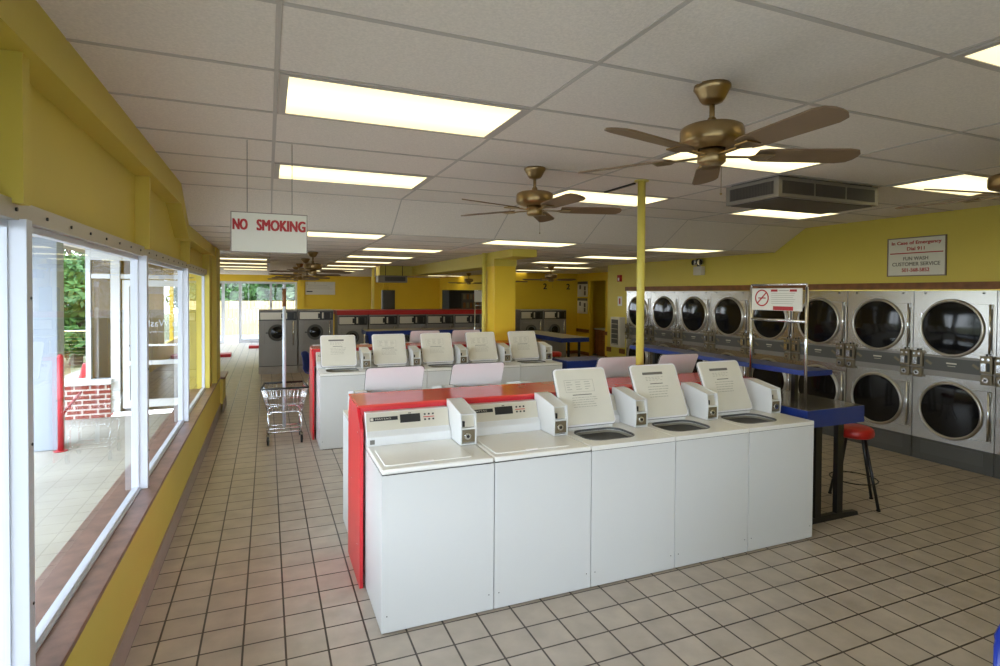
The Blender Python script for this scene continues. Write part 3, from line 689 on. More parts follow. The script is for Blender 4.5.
# ------------------------------------------------------------------ stacked dryers on the right wall (front faces -x)
def dryer(y0, y1, label):
    """local: origin at the front-foot corner nearest the camera; u runs along +y, front face at x=0, body to +x"""
    t = thing('stack_dryer', label, 'dryer', (XR, y0, 0), 0, 'stacked stainless dryers')
    w = y1-y0; e = .003
    b = MB(); b.box(.012, .98, e, w-e, 0, 1.955); b.build('body', M['gsteel'], t)
    for k, (z0, z1, zc) in enumerate(((1.225, 1.95, 1.535), (.25, .985, .615))):
        # front sheet with round opening
        yc = w/2-.005+.02; R = .302; n = 40
        inner = circ(yc, zc, R-.012, n); outer = []
        cy, cz = yc, zc
        for (a_, c_) in inner:
            dx, dz = a_-cy, c_-cz
            tx = ((w-e-cy)/dx if dx > 0 else (e-cy)/dx) if abs(dx) > 1e-6 else 1e9
            tz = ((z1-cz)/dz if dz > 0 else (z0-cz)/dz) if abs(dz) > 1e-6 else 1e9
            q = min(tx, tz); outer.append([cy+dx*q, cz+dz*q])
        for (qy, qz) in ((e, z0), (w-e, z0), (w-e, z1), (e, z1)):
            q = min(range(n), key=lambda i: (outer[i][0]-qy)**2+(outer[i][1]-qz)**2); outer[q] = [qy, qz]
        s_ = MB(); s_.rring(outer, inner, 'x', 0, .012); s_.build('front_sheet', M['steel'], t)
        d = MB()
        # shallow rectangular pressing toward the hinge side
        d.rring(rrect(.02, .33, zc-.27, zc+.27, .02), rrect(.025, .325, zc-.265, zc+.265, .018), 'x', -.004, .0)
        d.lathe([(R+.022, .0), (R+.020, .008), (R+.012, .022), (R+.000, .026), (R-.010, .020), (R-.014, .0), (R-.014, -.01)], (0, yc, zc), axis=(-1, 0, 0), n=48)
        do = d.build('door', M['steel2'], t)
        g = MB(); g.lathe([(.001, .020), (R*.5, .018), (R-.010, .008)], (0, yc, zc), axis=(-1, 0, 0), n=40); g.build('door_glass', M['dglass'], do)
        h = MB(); h.cyl((-.018, .052, zc-.25), (-.018, .052, zc+.27), .011, n=10); h.box(-.02, 0, .045, .06, zc-.25, zc-.21); h.box(-.02, 0, .045, .06, zc+.22, zc+.26); h.build('hinge_bar', M['chrome'], do)
        l = MB(); l.box(-.012, -.005, w-.10, w-.085, zc+.10, zc+.16); l.build('latch', M['chrome'], do)
    c = MB(); c.box(-.006, .012, e, w-e, .985, 1.225, 1); c.box(-.012, -.004, .125, w-.125, 1.05, 1.20, 0)
    co_ = c.build('control_panel', [M['strip_d'], M['gsteel']], t)
    c = MB(); c.box(-.014, -.012, w/2-.05, w/2+.05, 1.135, 1.15); c.box(-.014, -.012, w/2-.04, w/2+.04, 1.11, 1.115); c.build('maker_mark', M['panel'], co_)
    for y_ in (.16, w-.19):
        c = MB(); T = Matrix.Translation((-.013, y_+.015, 1.135)) @ Matrix.Rotation(.6, 4, 'X'); c.T = T; c.box(-.001, .001, -.035, .035, -.014, .014); c.build('sticker', M['coinm'], co_)
    for k, ya in enumerate((.012, w-.122)):
        m_ = MB(); m_.box(-.045, .0, ya, ya+.11, 1.075, 1.26, 0); m_.box(-.04, .0, ya+.004, ya+.106, .955, 1.06, 0)
        mo = m_.build('coin_module', M['coinm'], t, bevel=.004)
        m_ = MB(); m_.box(-.048, -.044, ya+.02, ya+.05, 1.10, 1.19); m_.build('coin_slot', M['black'], mo)
        m_ = MB(); m_.box(-.050, -.044, ya+.056, ya+.10, 1.10, 1.18); m_.build('coin_plate', M['chrome'], mo)
        for yb_ in (.03, .08):
            m_ = MB(); m_.cyl((-.044, ya+yb_, 1.225), (-.056, ya+yb_, 1.225), .013, n=12); m_.build('rivet', M['chrome'], mo)
        m_ = MB(); m_.cyl((-.03, ya+.055, 1.26), (-.03, ya+.055, 1.285), .010, n=10); m_.build('top_knob', M['black'], mo)
        m_ = MB(); m_.cyl((-.04, ya+.055, 1.007), (-.056, ya+.055, 1.007), .028, n=16, m=0); m_.cyl((-.056, ya+.055, 1.007), (-.060, ya+.055, 1.007), .012, n=12, m=1); m_.build('coin_lock', [M['chrome'], M['black']], mo)
    k_ = MB(); k_.box(-.002, .012, e, w-e, 0, .25); k_.box(-.006, 0, .10, w-.10, .08, .22, 1); k_.build('kick_panel', [M['gdark'], M['strip_d']], t)
    for y_ in (.12, w-.12):
        m_ = MB(); m_.box(-.008, .0, y_-.01, y_+.01, 1.915, 1.93); m_.build('sheet_clip', M['black'], t)
    return t
ys = [2.575+.8125*k for k in range(10)]
dl = ['stacked dryer cut off by the right edge of the photo', 'nearest whole stacked dryer, below the emergency notice', 'stacked dryer second nearest, behind the red stool', 'stacked dryer left of the white wall sign, beside the chrome rack poles',
      'stacked dryer partly behind the smoking ban placard', 'stacked dryer seen just left of the placard rack', 'stacked dryer below the emergency lamps', 'stacked dryer just right of the slim yellow pole', 'stacked dryer crossed by the slim yellow pole, at the far end']
for k in range(9): dryer(ys[k], ys[k+1]-.002, dl[k])

# ------------------------------------------------------------------ grey front-loading washers
def front_loader(x, y, w, h, label, group, plinth=True):
    t = thing('front_load_washer', label, 'washing machine', (x, y, 0), 0, group)
    zb = .17 if plinth else .08; e = .006
    b = MB(); b.box(e, w-e, 0, .75, zb, h); b.build('cabinet', M['gsteel'], t, bevel=.006)
    b = MB(); b.box(.0, w, .03, .76, 0, zb); b.build('plinth', M['plinth'], t)
    b = MB(); b.box(.02, w-.02, -.012, 0, h-.235, h-.03, 0); b.box(.035, w-.32, -.016, -.01, h-.215, h-.05, 1); b.box(w-.36, w-.32, -.02, -.01, h-.19, h-.08, 0); b.box(w-.27, w-.235, -.016, -.01, h-.2, h-.06, 1)
    b.box(w-.20, w-.05, -.016, -.01, h-.20, h-.06, 2)
    b.build('control_panel', [M['black'], M['panel'], M['gdark']], t)
    b = MB(); b.box(w-.22, w-.09, -.05, -.012, h-.225, h-.05); b.build('coin_box', M['black'], t, bevel=.004)
    cx, cz = w*.47, h-.52; R = w*.23
    b = MB(); b.box(cx-R-.08, cx+R+.10, -.015, 0, cz-R-.06, cz+R+.06); do = b.build('door', M['gsteel'], t, bevel=.01)
    b = MB(); b.lathe([(R, .015), (R-.005, .05), (R-.04, .055), (R-.06, .03)], (cx, 0, cz), axis=(0, -1, 0), n=32); b.box(cx-R-.05, cx-R+.02, -.05, -.015, cz-.015, cz+.015); b.build('door_ring', M['gdark'], do)
    b = MB(); b.lathe([(.001, .05), (R*.5, .045), (R-.055, .03)], (cx, 0, cz), axis=(0, -1, 0), n=28); b.build('door_glass', M['dglass'], do)
    b = MB(); b.cyl((w-.10, -.05, cz-R-.10), (w-.10, -.05, cz+R+.08), .016, n=10); b.box(w-.11, w-.09, -.05, 0, cz-R-.10, cz-R-.07); b.box(w-.11, w-.09, -.05, 0, cz+R+.05, cz+R+.08); b.build('door_handle', M['chrome'], do)
    b = MB(); b.box(e+.01, w-e-.01, -.003, .002, zb+.0, zb+.015); b.build('seam', M['seam'], t)
    return t
front_loader(-.19, 13.9, .845, 1.47, 'large grey front-loading washer at the left end, beside the far window', 'large grey front-loading washers')
front_loader(.665, 13.9, .80, 1.47, 'large grey front-loading washer beside the red-topped machines', 'large grey front-loading washers')
for k in range(6):
    front_loader(1.49+k*.70, 13.3, .69, 1.37, ['leftmost', 'second from left', 'third from left', 'fourth from left', 'fifth from left', 'last, beside the yellow pipe'][k]+' grey washer under the red board', 'grey washers under the red board')
b = MB(); b.box(1.47, 5.72, 13.26, 14.1, 1.37, 1.475)
tag(b.build('red_top_board', M['dred'], bevel=.004), 'long dark red board lying across the far grey washers', 'board')
front_loader(5.93, 12.95, .655, 1.47, 'grey front-loading washer touching the right edge of the square column', 'pair of grey washers in the right alcove')
front_loader(6.60, 12.95, .68, 1.47, 'grey front-loading washer nearest the posters in the right alcove', 'pair of grey washers in the right alcove')

# ------------------------------------------------------------------ folding tables, shelf, stools, chairs
def folding_table(x, y, L, W_, top, label, shelf=False, topm='tan', ap=.143, lg=.035):
    t = thing('folding_table', label, 'table', (x, y, 0), 0)
    b = MB(); b.box(-W_/2, W_/2, 0, L, top-.03, top, 0); b.build('tabletop', M[topm], t, bevel=.006)
    b = MB(); b.rring([(-W_/2-.004, -.004), (W_/2+.004, -.004), (W_/2+.004, L+.004), (-W_/2-.004, L+.004)], [(-W_/2+.02, .02), (W_/2-.02, .02), (W_/2-.02, L-.02), (-W_/2+.02, L-.02)], 'z', top-ap, top-.003)
    b.build('apron', M['blue'], t)
    for yy in (.07, L-.12):
        for xx in (-.13, .13):
            b = MB(); b.box(xx-lg, xx+lg, yy-.02, yy+.02, .04, top-.03); b.build('leg', M['blk'], t)
        b = MB(); b.prism([(-.36, 0), (.36, 0), (.35, .035), (.1, .05), (-.1, .05), (-.35, .035)], 'y', yy-.025, yy+.025); b.build('foot', M['blk'], t, bevel=.004)
    if shelf:
        b = MB(); b.box(-.15, .15, .15, L-.1, 1.205, 1.25); so = b.build('upper_shelf', M['blue'], t, bevel=.004)
        for yy in (.4, L/2, L-.4):
            b = MB(); b.box(-.02, .02, yy-.02, yy+.02, top, 1.205); b.build('shelf_support', M['blk'], t)
    return t
shelf_table = folding_table(4.34, 3.19, 2.75, .67, .96, 'long blue folding table with an upper shelf, at the right end of the nearest washers', True, 'dtop')
folding_table(4.30, 6.97, .46, .72, .93, 'short blue folding table without shelf behind the nearest washer row', False, 'blue')
folding_table(6.10, 10.45, 2.42, .67, .95, 'blue-edged folding table with tan top and black legs in front of the right alcove', ap=.095, lg=.022)
t = thing('folding_counter', 'long tan-topped counter with blue edge and chrome legs behind the second washer row', 'table', (1.95, 12.1, 0))
b = MB(); b.box(0, 3.4, 0, .6, 1.04, 1.07); b.build('tabletop', M['tan'], t)
b = MB(); b.rring([(-.01, -.01), (3.41, -.01), (3.41, .61), (-.01, .61)], [(.02, .02), (3.38, .02), (3.38, .58), (.02, .58)], 'z', .98, 1.065); b.build('edge_band', M['blue'], t)
for x in (-.06, .68, 1.36, 2.04, 2.72, 3.38):
    b = MB(); b.cyl((x+.03, .03, 0), (x+.03, .03, 1.0), .02, n=10); b.build('leg', M['chrome'], t)
b = MB(); b.box(.04, .12, .02, .55, .3, .98); b.build('end_brace', M['blue'], t)

def stool(x, y, rz, label):
    t = thing('stool', label, 'stool', (x, y, 0), rz, 'red stools')
    b = MB(); b.lathe([(.001, .695), (.13, .695), (.152, .68), (.158, .65), (.154, .62), (.14, .607), (.001, .60)], (0, 0, 0), n=32); b.build('seat', M['redseat'], t)
    for k in range(4):
        a = PI/4+k*PI/2; p0 = (.10*math.cos(a), .10*math.sin(a), .61); p1 = (.235*math.cos(a), .235*math.sin(a), .012)
        b = MB(); b.cyl(p0, p1, .013, n=10); b.cyl(p1, (p1[0], p1[1], 0), .017, n=10); b.build('leg', M['blk'], t)
    b = MB(); n = 28; r = .190
    b.tube([(r*math.cos(2*PI*i/n), r*math.sin(2*PI*i/n), .22) for i in range(n+1)], .006, n=6); b.build('foot_ring', M['blk'], t)
stool(4.95, 3.46, .75, 'red round stool with black legs at the right end of the blue shelf table')
stool(4.85, 5.0, .5, 'red stool half hidden behind the open lids beside the blue shelf table')
stool(5.45, 10.2, .2, 'red stool seen beside the tan-topped folding table')

def shell_chair(x, y, rz, label):
    t = thing('plastic_chair', label, 'chair', (x, y, 0), rz, 'blue plastic chairs')
    # profile swept across the width, facing -y
    prof = [(-.24, .40), (-.22, .435), (-.10, .425), (.08, .41), (.17, .43), (.21, .50), (.235, .60), (.26, .72), (.275, .80), (.285, .815)]
    b = MB(); n = 8; vs = []; th = .008
    for (py, pz) in prof:
        hw = .24 if pz < .6 else .24-.05*(pz-.6)/.2
        for i in range(n+1):
            u = -1+2*i/n; lift = .03*abs(u)**4
            if pz >= .8: lift = -.04*abs(u)**4
            vs.append((u*hw, py-(.03*abs(u)**3 if pz > .5 else 0), pz+lift))
    m_ = len(prof); fs_ = [(k*(n+1)+i, k*(n+1)+i+1, (k+1)*(n+1)+i+1, (k+1)*(n+1)+i) for k in range(m_-1) for i in range(n)]
    b._add(vs, fs_, 0, True); o = b.build('shell', M['bluep'], t)
    md = o.modifiers.new('thick', 'SOLIDIFY'); md.thickness = .012
    for sx in (-1, 1):
        for sy in (-1, 1):
            b = MB(); b.cyl((sx*.15, sy*.12, .41), (sx*.21, sy*.20, 0), .011, n=10); b.build('leg', M['chrome'], t)
shell_chair(2.33, .76, math.radians(-15), 'blue plastic chair cut by the bottom right corner of the photo')
shell_chair(.87, 10.7, math.radians(70), 'blue plastic chair glimpsed behind the left end of the second washer row')

# ------------------------------------------------------------------ laundry carts
def laundry_cart(x, y, rz, label, sign=False):
    t = thing('laundry_cart', label, 'cart', (x, y, 0), rz, 'chrome laundry carts')
    if sign:
        b = MB()
        for xx in (-.142, .142): b.tube([(xx, 0, .10), (xx, 0, 1.955)], .013, n=10)
        b.tube([(-.142, 0, 1.955), (-.142, 0, 1.985), (.142, 0, 1.985), (.142, 0, 1.955)], .009, n=8); b.tube([(-.142, 0, 1.70), (.142, 0, 1.70)], .013, n=10)
        b.build('rack_frame', M['chrome'], t)
        b = MB(); b.box(-.125, .125, -.006, .002, 1.765, 1.945); pl = b.build('placard', M['signw'], t)
        cx, cz = -.070, 1.862
        b = MB(); b.rring(circ(cx, cz, .036, 28), circ(cx, cz, .030, 28), 'y', -.0085, -.006)
        T = Matrix.Translation((cx, -.0072, cz)) @ Matrix.Rotation(-PI/4, 4, 'Y'); b.T = T; b.box(-.032, .032, -.001, .001, -.003, .003); b.T = None
        b.box(cx-.02, cx+.018, -.0075, -.006, cz-.004, cz+.003)
        b.build('no_smoking_symbol', M['signr'], pl)
        b = MB(); b.box(-.026, .008, -.0075, -.006, 1.922, 1.935); b.box(.060, .096, -.0075, -.006, 1.922, 1.935); b.box(-.010, .080, -.0075, -.006, 1.772, 1.800); b.build('red_bars', M['signr'], pl)
        b = MB()
        for r_ in range(6): b.box(-.022, .09-.004*(r_ % 3), -.0072, -.006, 1.905-r_*.016, 1.9085-r_*.016)
        b.box(.010, .056, -.0072, -.006, 1.926, 1.931)
        b.build('placard_print', M['print_l'], pl)
    else:
        b = MB(); b.tube([(0, .12, .14), (0, .12, 1.97)], .022, n=12); b.tube([(-.02, .12, 1.97), (.02, .12, 1.97)], .024, n=10); b.build('garment_pole', M['aluw'], t)
        b = MB(); b.cyl((0, .12, 1.70), (0, .12, 1.93), .0235, n=12); b.build('pole_sleeve', M['wood'], t)
    # wire basket
    b = MB(); zt, zb = .70, .40
    top = [(-.27, -.25), (.27, -.25), (.24, .25), (-.24, .25)]; bot = [(-.20, -.19), (.20, -.19), (.18, .19), (-.18, .19)]
    if sign: top = [(x_*.9, y_*.9) for x_, y_ in top]
    for k in range(4):
        a0, a1 = top[k], top[(k+1) % 4]; c0, c1 = bot[k], bot[(k+1) % 4]
        for q in range(11):
            f = q/10; b.cyl((a0[0]+(a1[0]-a0[0])*f, a0[1]+(a1[1]-a0[1])*f, zt), (c0[0]+(c1[0]-c0[0])*f, c0[1]+(c1[1]-c0[1])*f, zb), .0028, n=5)
        for zf in (.33, .66, 1):
            p0 = [a0[i]+(c0[i]-a0[i])*zf for i in (0, 1)]; p1 = [a1[i]+(c1[i]-a1[i])*zf for i in (0, 1)]; z = zt+(zb-zt)*zf
            b.cyl((*p0, z), (*p1, z), .0035, n=5)
    for q in range(9):
        f = q/8; b.cyl((-.20+.40*f, -.19, zb), (-.18+.36*f, .19, zb), .0028, n=5)
    b.build('wire_basket', M['chrome'], t)
    b = MB(); b.tube([(*top[0], zt), (*top[1], zt), (*top[2], zt), (*top[3], zt), (*top[0], zt)], .013, n=8); b.build('basket_rim', M['blk'], t)
    b = MB()
    b.tube([(-.19, -.20, .13), (-.19, -.20, .36), (-.15, -.20, .40), (.15, -.20, .40), (.19, -.20, .36), (.19, -.20, .13)], .011, n=8)
    b.tube([(-.19, .20, .13), (-.19, .20, .36), (-.15, .20, .40), (.15, .20, .40), (.19, .20, .36), (.19, .20, .13)], .011, n=8)
    b.tube([(-.19, -.20, .15), (-.19, .20, .15), (.19, .20, .15), (.19, -.20, .15), (-.19, -.20, .15)], .009, n=8); b.tube([(-.19, 0, .15), (.19, 0, .15)], .009, n=8)
    b.build('frame', M['chrome'], t)
    for sx in (-1, 1):
        for sy in (-1, 1):
            cx, cy = sx*.195, sy*.20; a = rz+.5*sx+sy
            b = MB(); b.cyl((cx-.012, cy, .05), (cx+.012, cy, .05), .05, n=20, m=0); b.cyl((cx-.016, cy, .05), (cx+.016, cy, .05), .018, n=12, m=1)
            b.box(cx-.018, cx-.014, cy-.012, cy+.012, .05, .13, 1); b.box(cx+.014, cx+.018, cy-.012, cy+.012, .05, .13, 1); b.box(cx-.018, cx+.018, cy-.014, cy+.014, .112, .13, 1)
            b.build('caster', [M['rubber'], M['coinm']], t)
laundry_cart(.20, 7.62, 0, 'chrome wire laundry cart with a tall pole in the aisle by the second washer row')

def placard_rack():
    tb_ = shelf_table
    for yy in (3.345, 3.925):
        b = MB(); b.cyl((4.172-4.34, yy-3.19, .96), (4.172-4.34, yy-3.19, 1.955), .013, n=12); b.build('rack_pole', M['chrome'], tb_)
    b = MB(); b.tube([(-.168, .155, 1.955), (-.168, .155, 1.98), (-.168, .735, 1.98), (-.168, .735, 1.955)], .009, n=8); b.tube([(-.168, .155, 1.665), (-.168, .735, 1.665)], .013, n=10)
    b.build('rack_bar', M['chrome'], tb_)
    t = thing('placard', 'white smoking ban placard with red symbol, held between chrome poles over the blue shelf table', 'sign', (4.150, 3.635, 1.85))
    b = MB(); b.box(-.004, .004, -.265, .262, -.098, .098); b.build('placard_board', M['signw'], t)
    cy, cz = .148, .012
    b = MB(); b.rring(circ(cy, cz, .076, 32), circ(cy, cz, .064, 32), 'x', -.0062, -.004)
    b.T = Matrix.Translation((-.0053, cy, cz)) @ Matrix.Rotation(-PI/4, 4, 'X'); b.box(-.0006, .0006, -.068, .068, -.006, .006); b.T = None
    b.box(-.0056, -.004, cy-.042, cy+.040, cz-.006, cz+.004)
    b.build('no_smoking_symbol', M['signr'], t)
    b = MB(); b.box(-.0058, -.004, -.02, .05, .068, .088); b.box(-.0058, -.004, -.215, -.145, .068, .088); b.box(-.0058, -.004, -.18, .025, -.095, -.060); b.build('red_bars', M['signr'], t)
    b = MB()
    for r_ in range(6): b.box(-.0056, -.004, -.20+.012*(r_ % 3), .045, .052-r_*.018, .056-r_*.018)
    b.box(-.0056, -.004, -.135, -.03, .073, .083)
    b.build('placard_print', M['print_l'], t)
placard_rack()

# ------------------------------------------------------------------ wall things on the right
t = thing('wall_sign', 'white emergency notice with red and black lettering on the right yellow wall', 'sign', (XR-.012, 4.185, 2.35))
b = MB(); b.box(0, .010, -.315, .315, -.222, .222); b.build('sign_board', M['signw'], t)
b = MB(); b.rring([(-.322, -.229), (.322, -.229), (.322, .229), (-.322, .229)], [(-.310, -.217), (.310, -.217), (.310, .217), (-.310, .217)], 'x', -.006, .008); b.build('sign_frame', M['signf'], t)
for s_, z, w_, h_, m_ in (('In Case of Emergency', .160, .54, .050, 'signr'), ('Dial 911', .095, .19, .040, 'signr'), ('FUN WASH', -.020, .27, .040, 'print'), ('CUSTOMER SERVICE', -.085, .52, .042, 'print'), ('501-568-5852', -.155, .30, .042, 'signr')):
    text('lettering', s_, M[m_], t, (-.001, .0, z), (0, -1, 0), (0, 0, 1), w_, h_, bold=.04)
b = MB(); b.box(-.002, 0, -.29, .29, .038, .050); b.build('red_rule', M['signr'], t)
t = thing('emergency_light', 'white emergency light with two lamp heads high on the right wall above the dryers', 'light', (XR, 7.70, 2.26))
b = MB(); b.box(-.09, 0, -.10, .10, -.03, .12); b.build('battery_box', M['soap'], t, bevel=.01)
for s_ in (-1, 1):
    b = MB(); b.cyl((-.10, s_*.08, .19), (-.03, s_*.06, .19), .055, .035, n=20); b.cyl((-.104, s_*.08, .19), (-.10, s_*.08, .19), .048, n=20, m=1); b.build('lamp_head', [M['chrome'], M['dglass']], t)
b = MB(); b.cyl((-.05, 0, .12), (-.05, 0, .25), .03, .05, n=12); b.build('bracket', M['blk'], t)
t = thing('soap_dispenser', 'beige wall vending dispenser with product slots on the yellow wall beyond the dryers', 'dispenser', (XR, 10.08, 1.08))
b = MB(); b.box(-.16, 0, -.16, .16, -.32, .32); b.build('case', M['soap'], t, bevel=.008)
b = MB(); b.box(-.164, -.158, -.12, .12, -.26, .27, 0)
for k in range(5): b.box(-.168, -.160, -.11, .11, -.25+k*.105, -.24+k*.105, 1)
b.build('product_window', [M['gdark'], M['soap']], t)
b = MB(); b.box(XR-.05, XR, 10.06, 10.17, 2.16, 2.30, 0); b.box(XR-.055, XR-.05, 10.09, 10.14, 2.18, 2.24, 1)
tag(b.build('fire_alarm', [M['signr'], M['signw']], bevel=.006), 'small red fire alarm box high on the yellow wall beyond the dryers', 'alarm')
b = MB(); b.box(XR-.008, XR, 10.05, 10.20, 1.64, 1.84, 0); b.box(XR-.010, XR-.008, 10.10, 10.15, 1.68, 1.80, 1)
tag(b.build('wall_notice', [M['signw'], M['signr']]), 'small white notice with a red figure below the fire alarm', 'notice')
for n_, z0 in enumerate((1.80, 1.28)):
    t = thing('wall_poster', ('upper', 'lower')[n_]+' pale instruction poster left of the alcove doorway', 'poster', (9.095, 15.17, z0), 0, 'instruction posters')
    b = MB(); b.box(-.006, 0, -.30, .30, 0, .48); b.build('sheet', M['signw'], t)
    b = MB(); b.box(-.009, -.006, -.30, .30, .40, .48)
    for y_, z_ in ((-.14, .20), (.14, .24), (-.14, .05)): b.box(-.009, -.006, y_-.05, y_+.05, z_, z_+.13)
    b.build('poster_print', M['gdark'], t)
for n_, px in enumerate((7.94, 8.755)):
    t = thing('number_sign', ('black number 2 on the yellow wall above the alcove washers, left one', 'black number 2 on the yellow wall, right one near the posters')[n_], 'sign', (px, 15.49, 2.12), 0, 'wall numbers')
    b = MB(); b.box(-.14, .14, -.004, 0, -.12, .12); b.build('backing', M['yellow2'], t)
    text('numeral', '2', M['black'], t, (0, -.006, .0), (1, 0, 0), (0, 0, 1), .11, .17, bold=.05)
t = thing('vanity_cabinet', 'brown wooden vanity with white top inside the alcove doorway', 'cabinet', (9.36, 14.02, 0))
b = MB(); b.box(0, .60, -.45, .85, .06, .80); b.box(.05, .6, -.4, .8, 0, .06); b.build('cabinet_body', M['wood2'], t)
for y_ in (-.43, .0, .43):
    b = MB(); b.box(-.015, 0, y_, y_+.40, .12, .74); dd = b.build('cabinet_door', M['wood2'], t, bevel=.006)
    b = MB(); b.cyl((-.015, y_+.34, .5), (-.035, y_+.34, .5), .012, n=10); b.build('knob', M['brass'], dd)
b = MB(); b.box(-.03, .62, -.47, .87, .80, .84); b.build('countertop', M['countertop'], t, bevel=.006)
b = MB(); b.tube([(.45, .2, .84), (.45, .2, 1.02), (.30, .2, 1.06), (.26, .2, .98)], .015, n=8); b.build('faucet', M['chrome'], t)
t = thing('electric_panel', 'grey electric panel on the far yellow wall left of the beam', 'electric panel', (3.48, 17.4, 1.55))
b = MB(); b.box(-.20, .20, 0, .15, -.35, .42); b.build('case', M['gdark'], t, bevel=.01)
b = MB(); b.box(-.16, .16, -.012, 0, -.3, .37); b.build('panel_door', M['gdark'], t, bevel=.004)
b = MB(); b.cyl((.0, .08, .42), (.0, .08, ZL-1.55), .02, n=8); b.cyl((-.14, .08, .42), (-.14, .08, ZL-1.55), .014, n=8); b.build('conduit', M['yellow2'], t)
t = thing('black_cabinet', 'black vending cabinet against the far back wall, left of the yellow pipe', 'vending machine', (5.38, 17.2, 0))
b = MB(); b.box(0, 1.25, 0, .8, 0, 1.99); b.build('case', M['rubber'], t, bevel=.01)
b = MB(); b.box(.42, 1.30, -.012, .0, 1.05, 1.90, 0)
for k in range(3):
    for q in range(7): b.box(.47+q*.115, .55+q*.115, -.02, -.012, 1.15+k*.27, 1.32+k*.27, 1+(q+k) % 2)
b.build('display_front', [M['gdark'], M['coinm'], M['wood']], t)
t = thing('rack_pole', 'thin chrome rack with a white paper sign left of the yellow pipe', 'rack', (4.22, 11.6, 0))
b = MB(); b.tube([(0, 0, .14), (0, 0, 1.95)], .012, n=8); b.tube([(.3, 0, .14), (.3, 0, 1.95)], .012, n=8); b.tube([(0, 0, 1.95), (.3, 0, 1.95)], .01, n=8); b.tube([(0, 0, 1.62), (.3, 0, 1.62)], .01, n=8); b.build('rack_frame', M['chrome'], t)
b = MB(); b.box(-.02, .30, -.015, -.010, 1.70, 1.94); b.build('paper_sign', M['signw'], t)
b = MB(); b.tube([(-.05, -.2, .1), (.35, -.2, .1), (.35, .2, .1), (-.05, .2, .1), (-.05, -.2, .1)], .012, n=8)
for xx in (-.05, .35):
    for yy in (-.2, .2): b.cyl((xx, yy, .1), (xx, yy, .04), .012, n=6); b.cyl((xx-.01, yy, .04), (xx+.01, yy, .04), .04, n=14)
for xx in (0, .3): b.tube([(xx, 0, .14), (xx, 0, .1)], .012, n=6); b.tube([(xx, -.2, .1), (xx, .2, .1)], .01, n=6)
b.build('base_frame', M['chrome'], t)
t = thing('notice_board', 'large cream notice on the far yellow wall beyond the left fans', 'notice', (1.85, YFAR-.02, 1.80))
b = MB(); b.box(-.50, .60, 0, .015, .0, .50); b.build('sheet', M['signw'], t)
b = MB(); b.box(-.46, -.24, -.004, 0, .10, .14)
for k in range(3): b.box(-.40, .5-.1*k, -.002, 0, .22+k*.07, .232+k*.07, 1)
b.build('notice_print', [M['black'], M['print_l']], t)

# ------------------------------------------------------------------ outside
ow = MB(); ow.quad((-4.3, YNEAR-8, -.06), (-.98, YNEAR-8, -.06), (-.98, 10.3, -.06), (-4.3, 10.3, -.06)); ow.quad((-4.3, 10.3, -.06), (-2.66, 10.3, -.06), (-2.66, 26, -.06), (-4.3, 26, -.06))
struct('floor_walkway', ow, M['conc'])['kind'] = 'structure'
pv = MB(); pv.box(-1.32, -.98, YNEAR, 10.2, -.06, -.045)
struct('trim_9', pv, M['paver'])
rd = MB(); rd.quad((-40, -30, -.16), (-4.3, -30, -.16), (-4.3, 45, -.16), (-40, 45, -.16)); rd.quad((-4.3, 22.9, -.16), (20, 22.9, -.16), (20, 45, -.16), (-4.3, 45, -.16)); rd.quad((-4.3, -30, -.16), (20, -30, -.16), (20, YNEAR-.2, -.16), (-4.3, YNEAR-.2, -.16))
struct('floor_parking', rd, M['road'])['kind'] = 'structure'
cp = MB(); cp.box(-3.0, -.98, YNEAR-2, 10.3, 2.55, 2.75); cp.box(-3.0, -2.66, 10.3, 16, 2.55, 2.75)
struct('ceiling_canopy', cp, M['outw'])['kind'] = 'structure'
g = MB(); g.box(-40, -3.6, 16.3, 60, -.158, -.150); g.box(-40, -12, -30, 16.2, -.158, -.150)
tag(g.build('grass_verge', M['grass']), 'strip of dry grass across the road, outside the left windows', 'grass', kind='stuff')
b = MB(); b.box(-2.62, -2.36, 8.35, 8.60, -.06, 2.55)
tag(b.build('walkway_column', M['colpaint'], bevel=.01), 'pale blue square column on the walkway outside the near window', 'column')
b = MB(); b.box(-2.52, -2.425, 8.62, 8.74, -.06, 2.55)  # upright box added to stand in for a dark reflection in the window glass
tag(b.build('reflection_block', M['bark'], bevel=.01), 'dark brown box standing in for a dark window reflection, just behind the pale blue column', 'post')
t = thing('guard_rail', 'dark red pipe rail beside the pale column outside', 'rail', (-2.315, 8.28, -.06))
b = MB(); b.cyl((0, 0, 0), (0, 0, 1.15), .030, n=14); b.cyl((0, 0, 0), (0, 0, .012), .07, n=14); b.ball((0, 0, 1.15), .03, n=12); b.build('post', M['rpaint'], t)
b = MB(); b.tube([(0, 0, .42), (-.285, 1.92, .42)], .018, n=8); b.build('rail', M['rpaint'], t)
t = thing('red_ramp', 'low red slanted ramp on the paving just beyond the brick knee wall', 'ramp', (-3.75, 13.3, -.06))
b = MB(); b.box(0, .32, 0, .6, 0, .09); b.build('ramp_base', M['carred'], t, bevel=.01)
b = MB(); b.prism([(.02, .09), (.34, .09), (.52, .50), (.38, .52), (.30, .22)], 'y', .05, .5); b.build('ramp_side', M['carred'], t, bevel=.02)
# chain-link style fence: rail, posts, wires
t = thing('wire_fence', 'low metal wire fence in front of the bushes beyond the brick knee wall', 'fence', (-30, 16.6, -.15))
b = MB(); b.cyl((0, 0, 1.05), (26.4, 0, 1.05), .022, n=8); b.build('top_rail', M['chrome'], t)
for k in range(10):
    b = MB(); b.cyl((k*2.9, 0, 0), (k*2.9, 0, 1.1), .025, n=8); b.build('post', M['chrome'], t)
b = MB()
for k in range(12): b.cyl((0, 0, .05+k*.085), (26.4, 0, .05+k*.085), .003, n=4)
b.build('wire_mesh', M['chrome'], t)
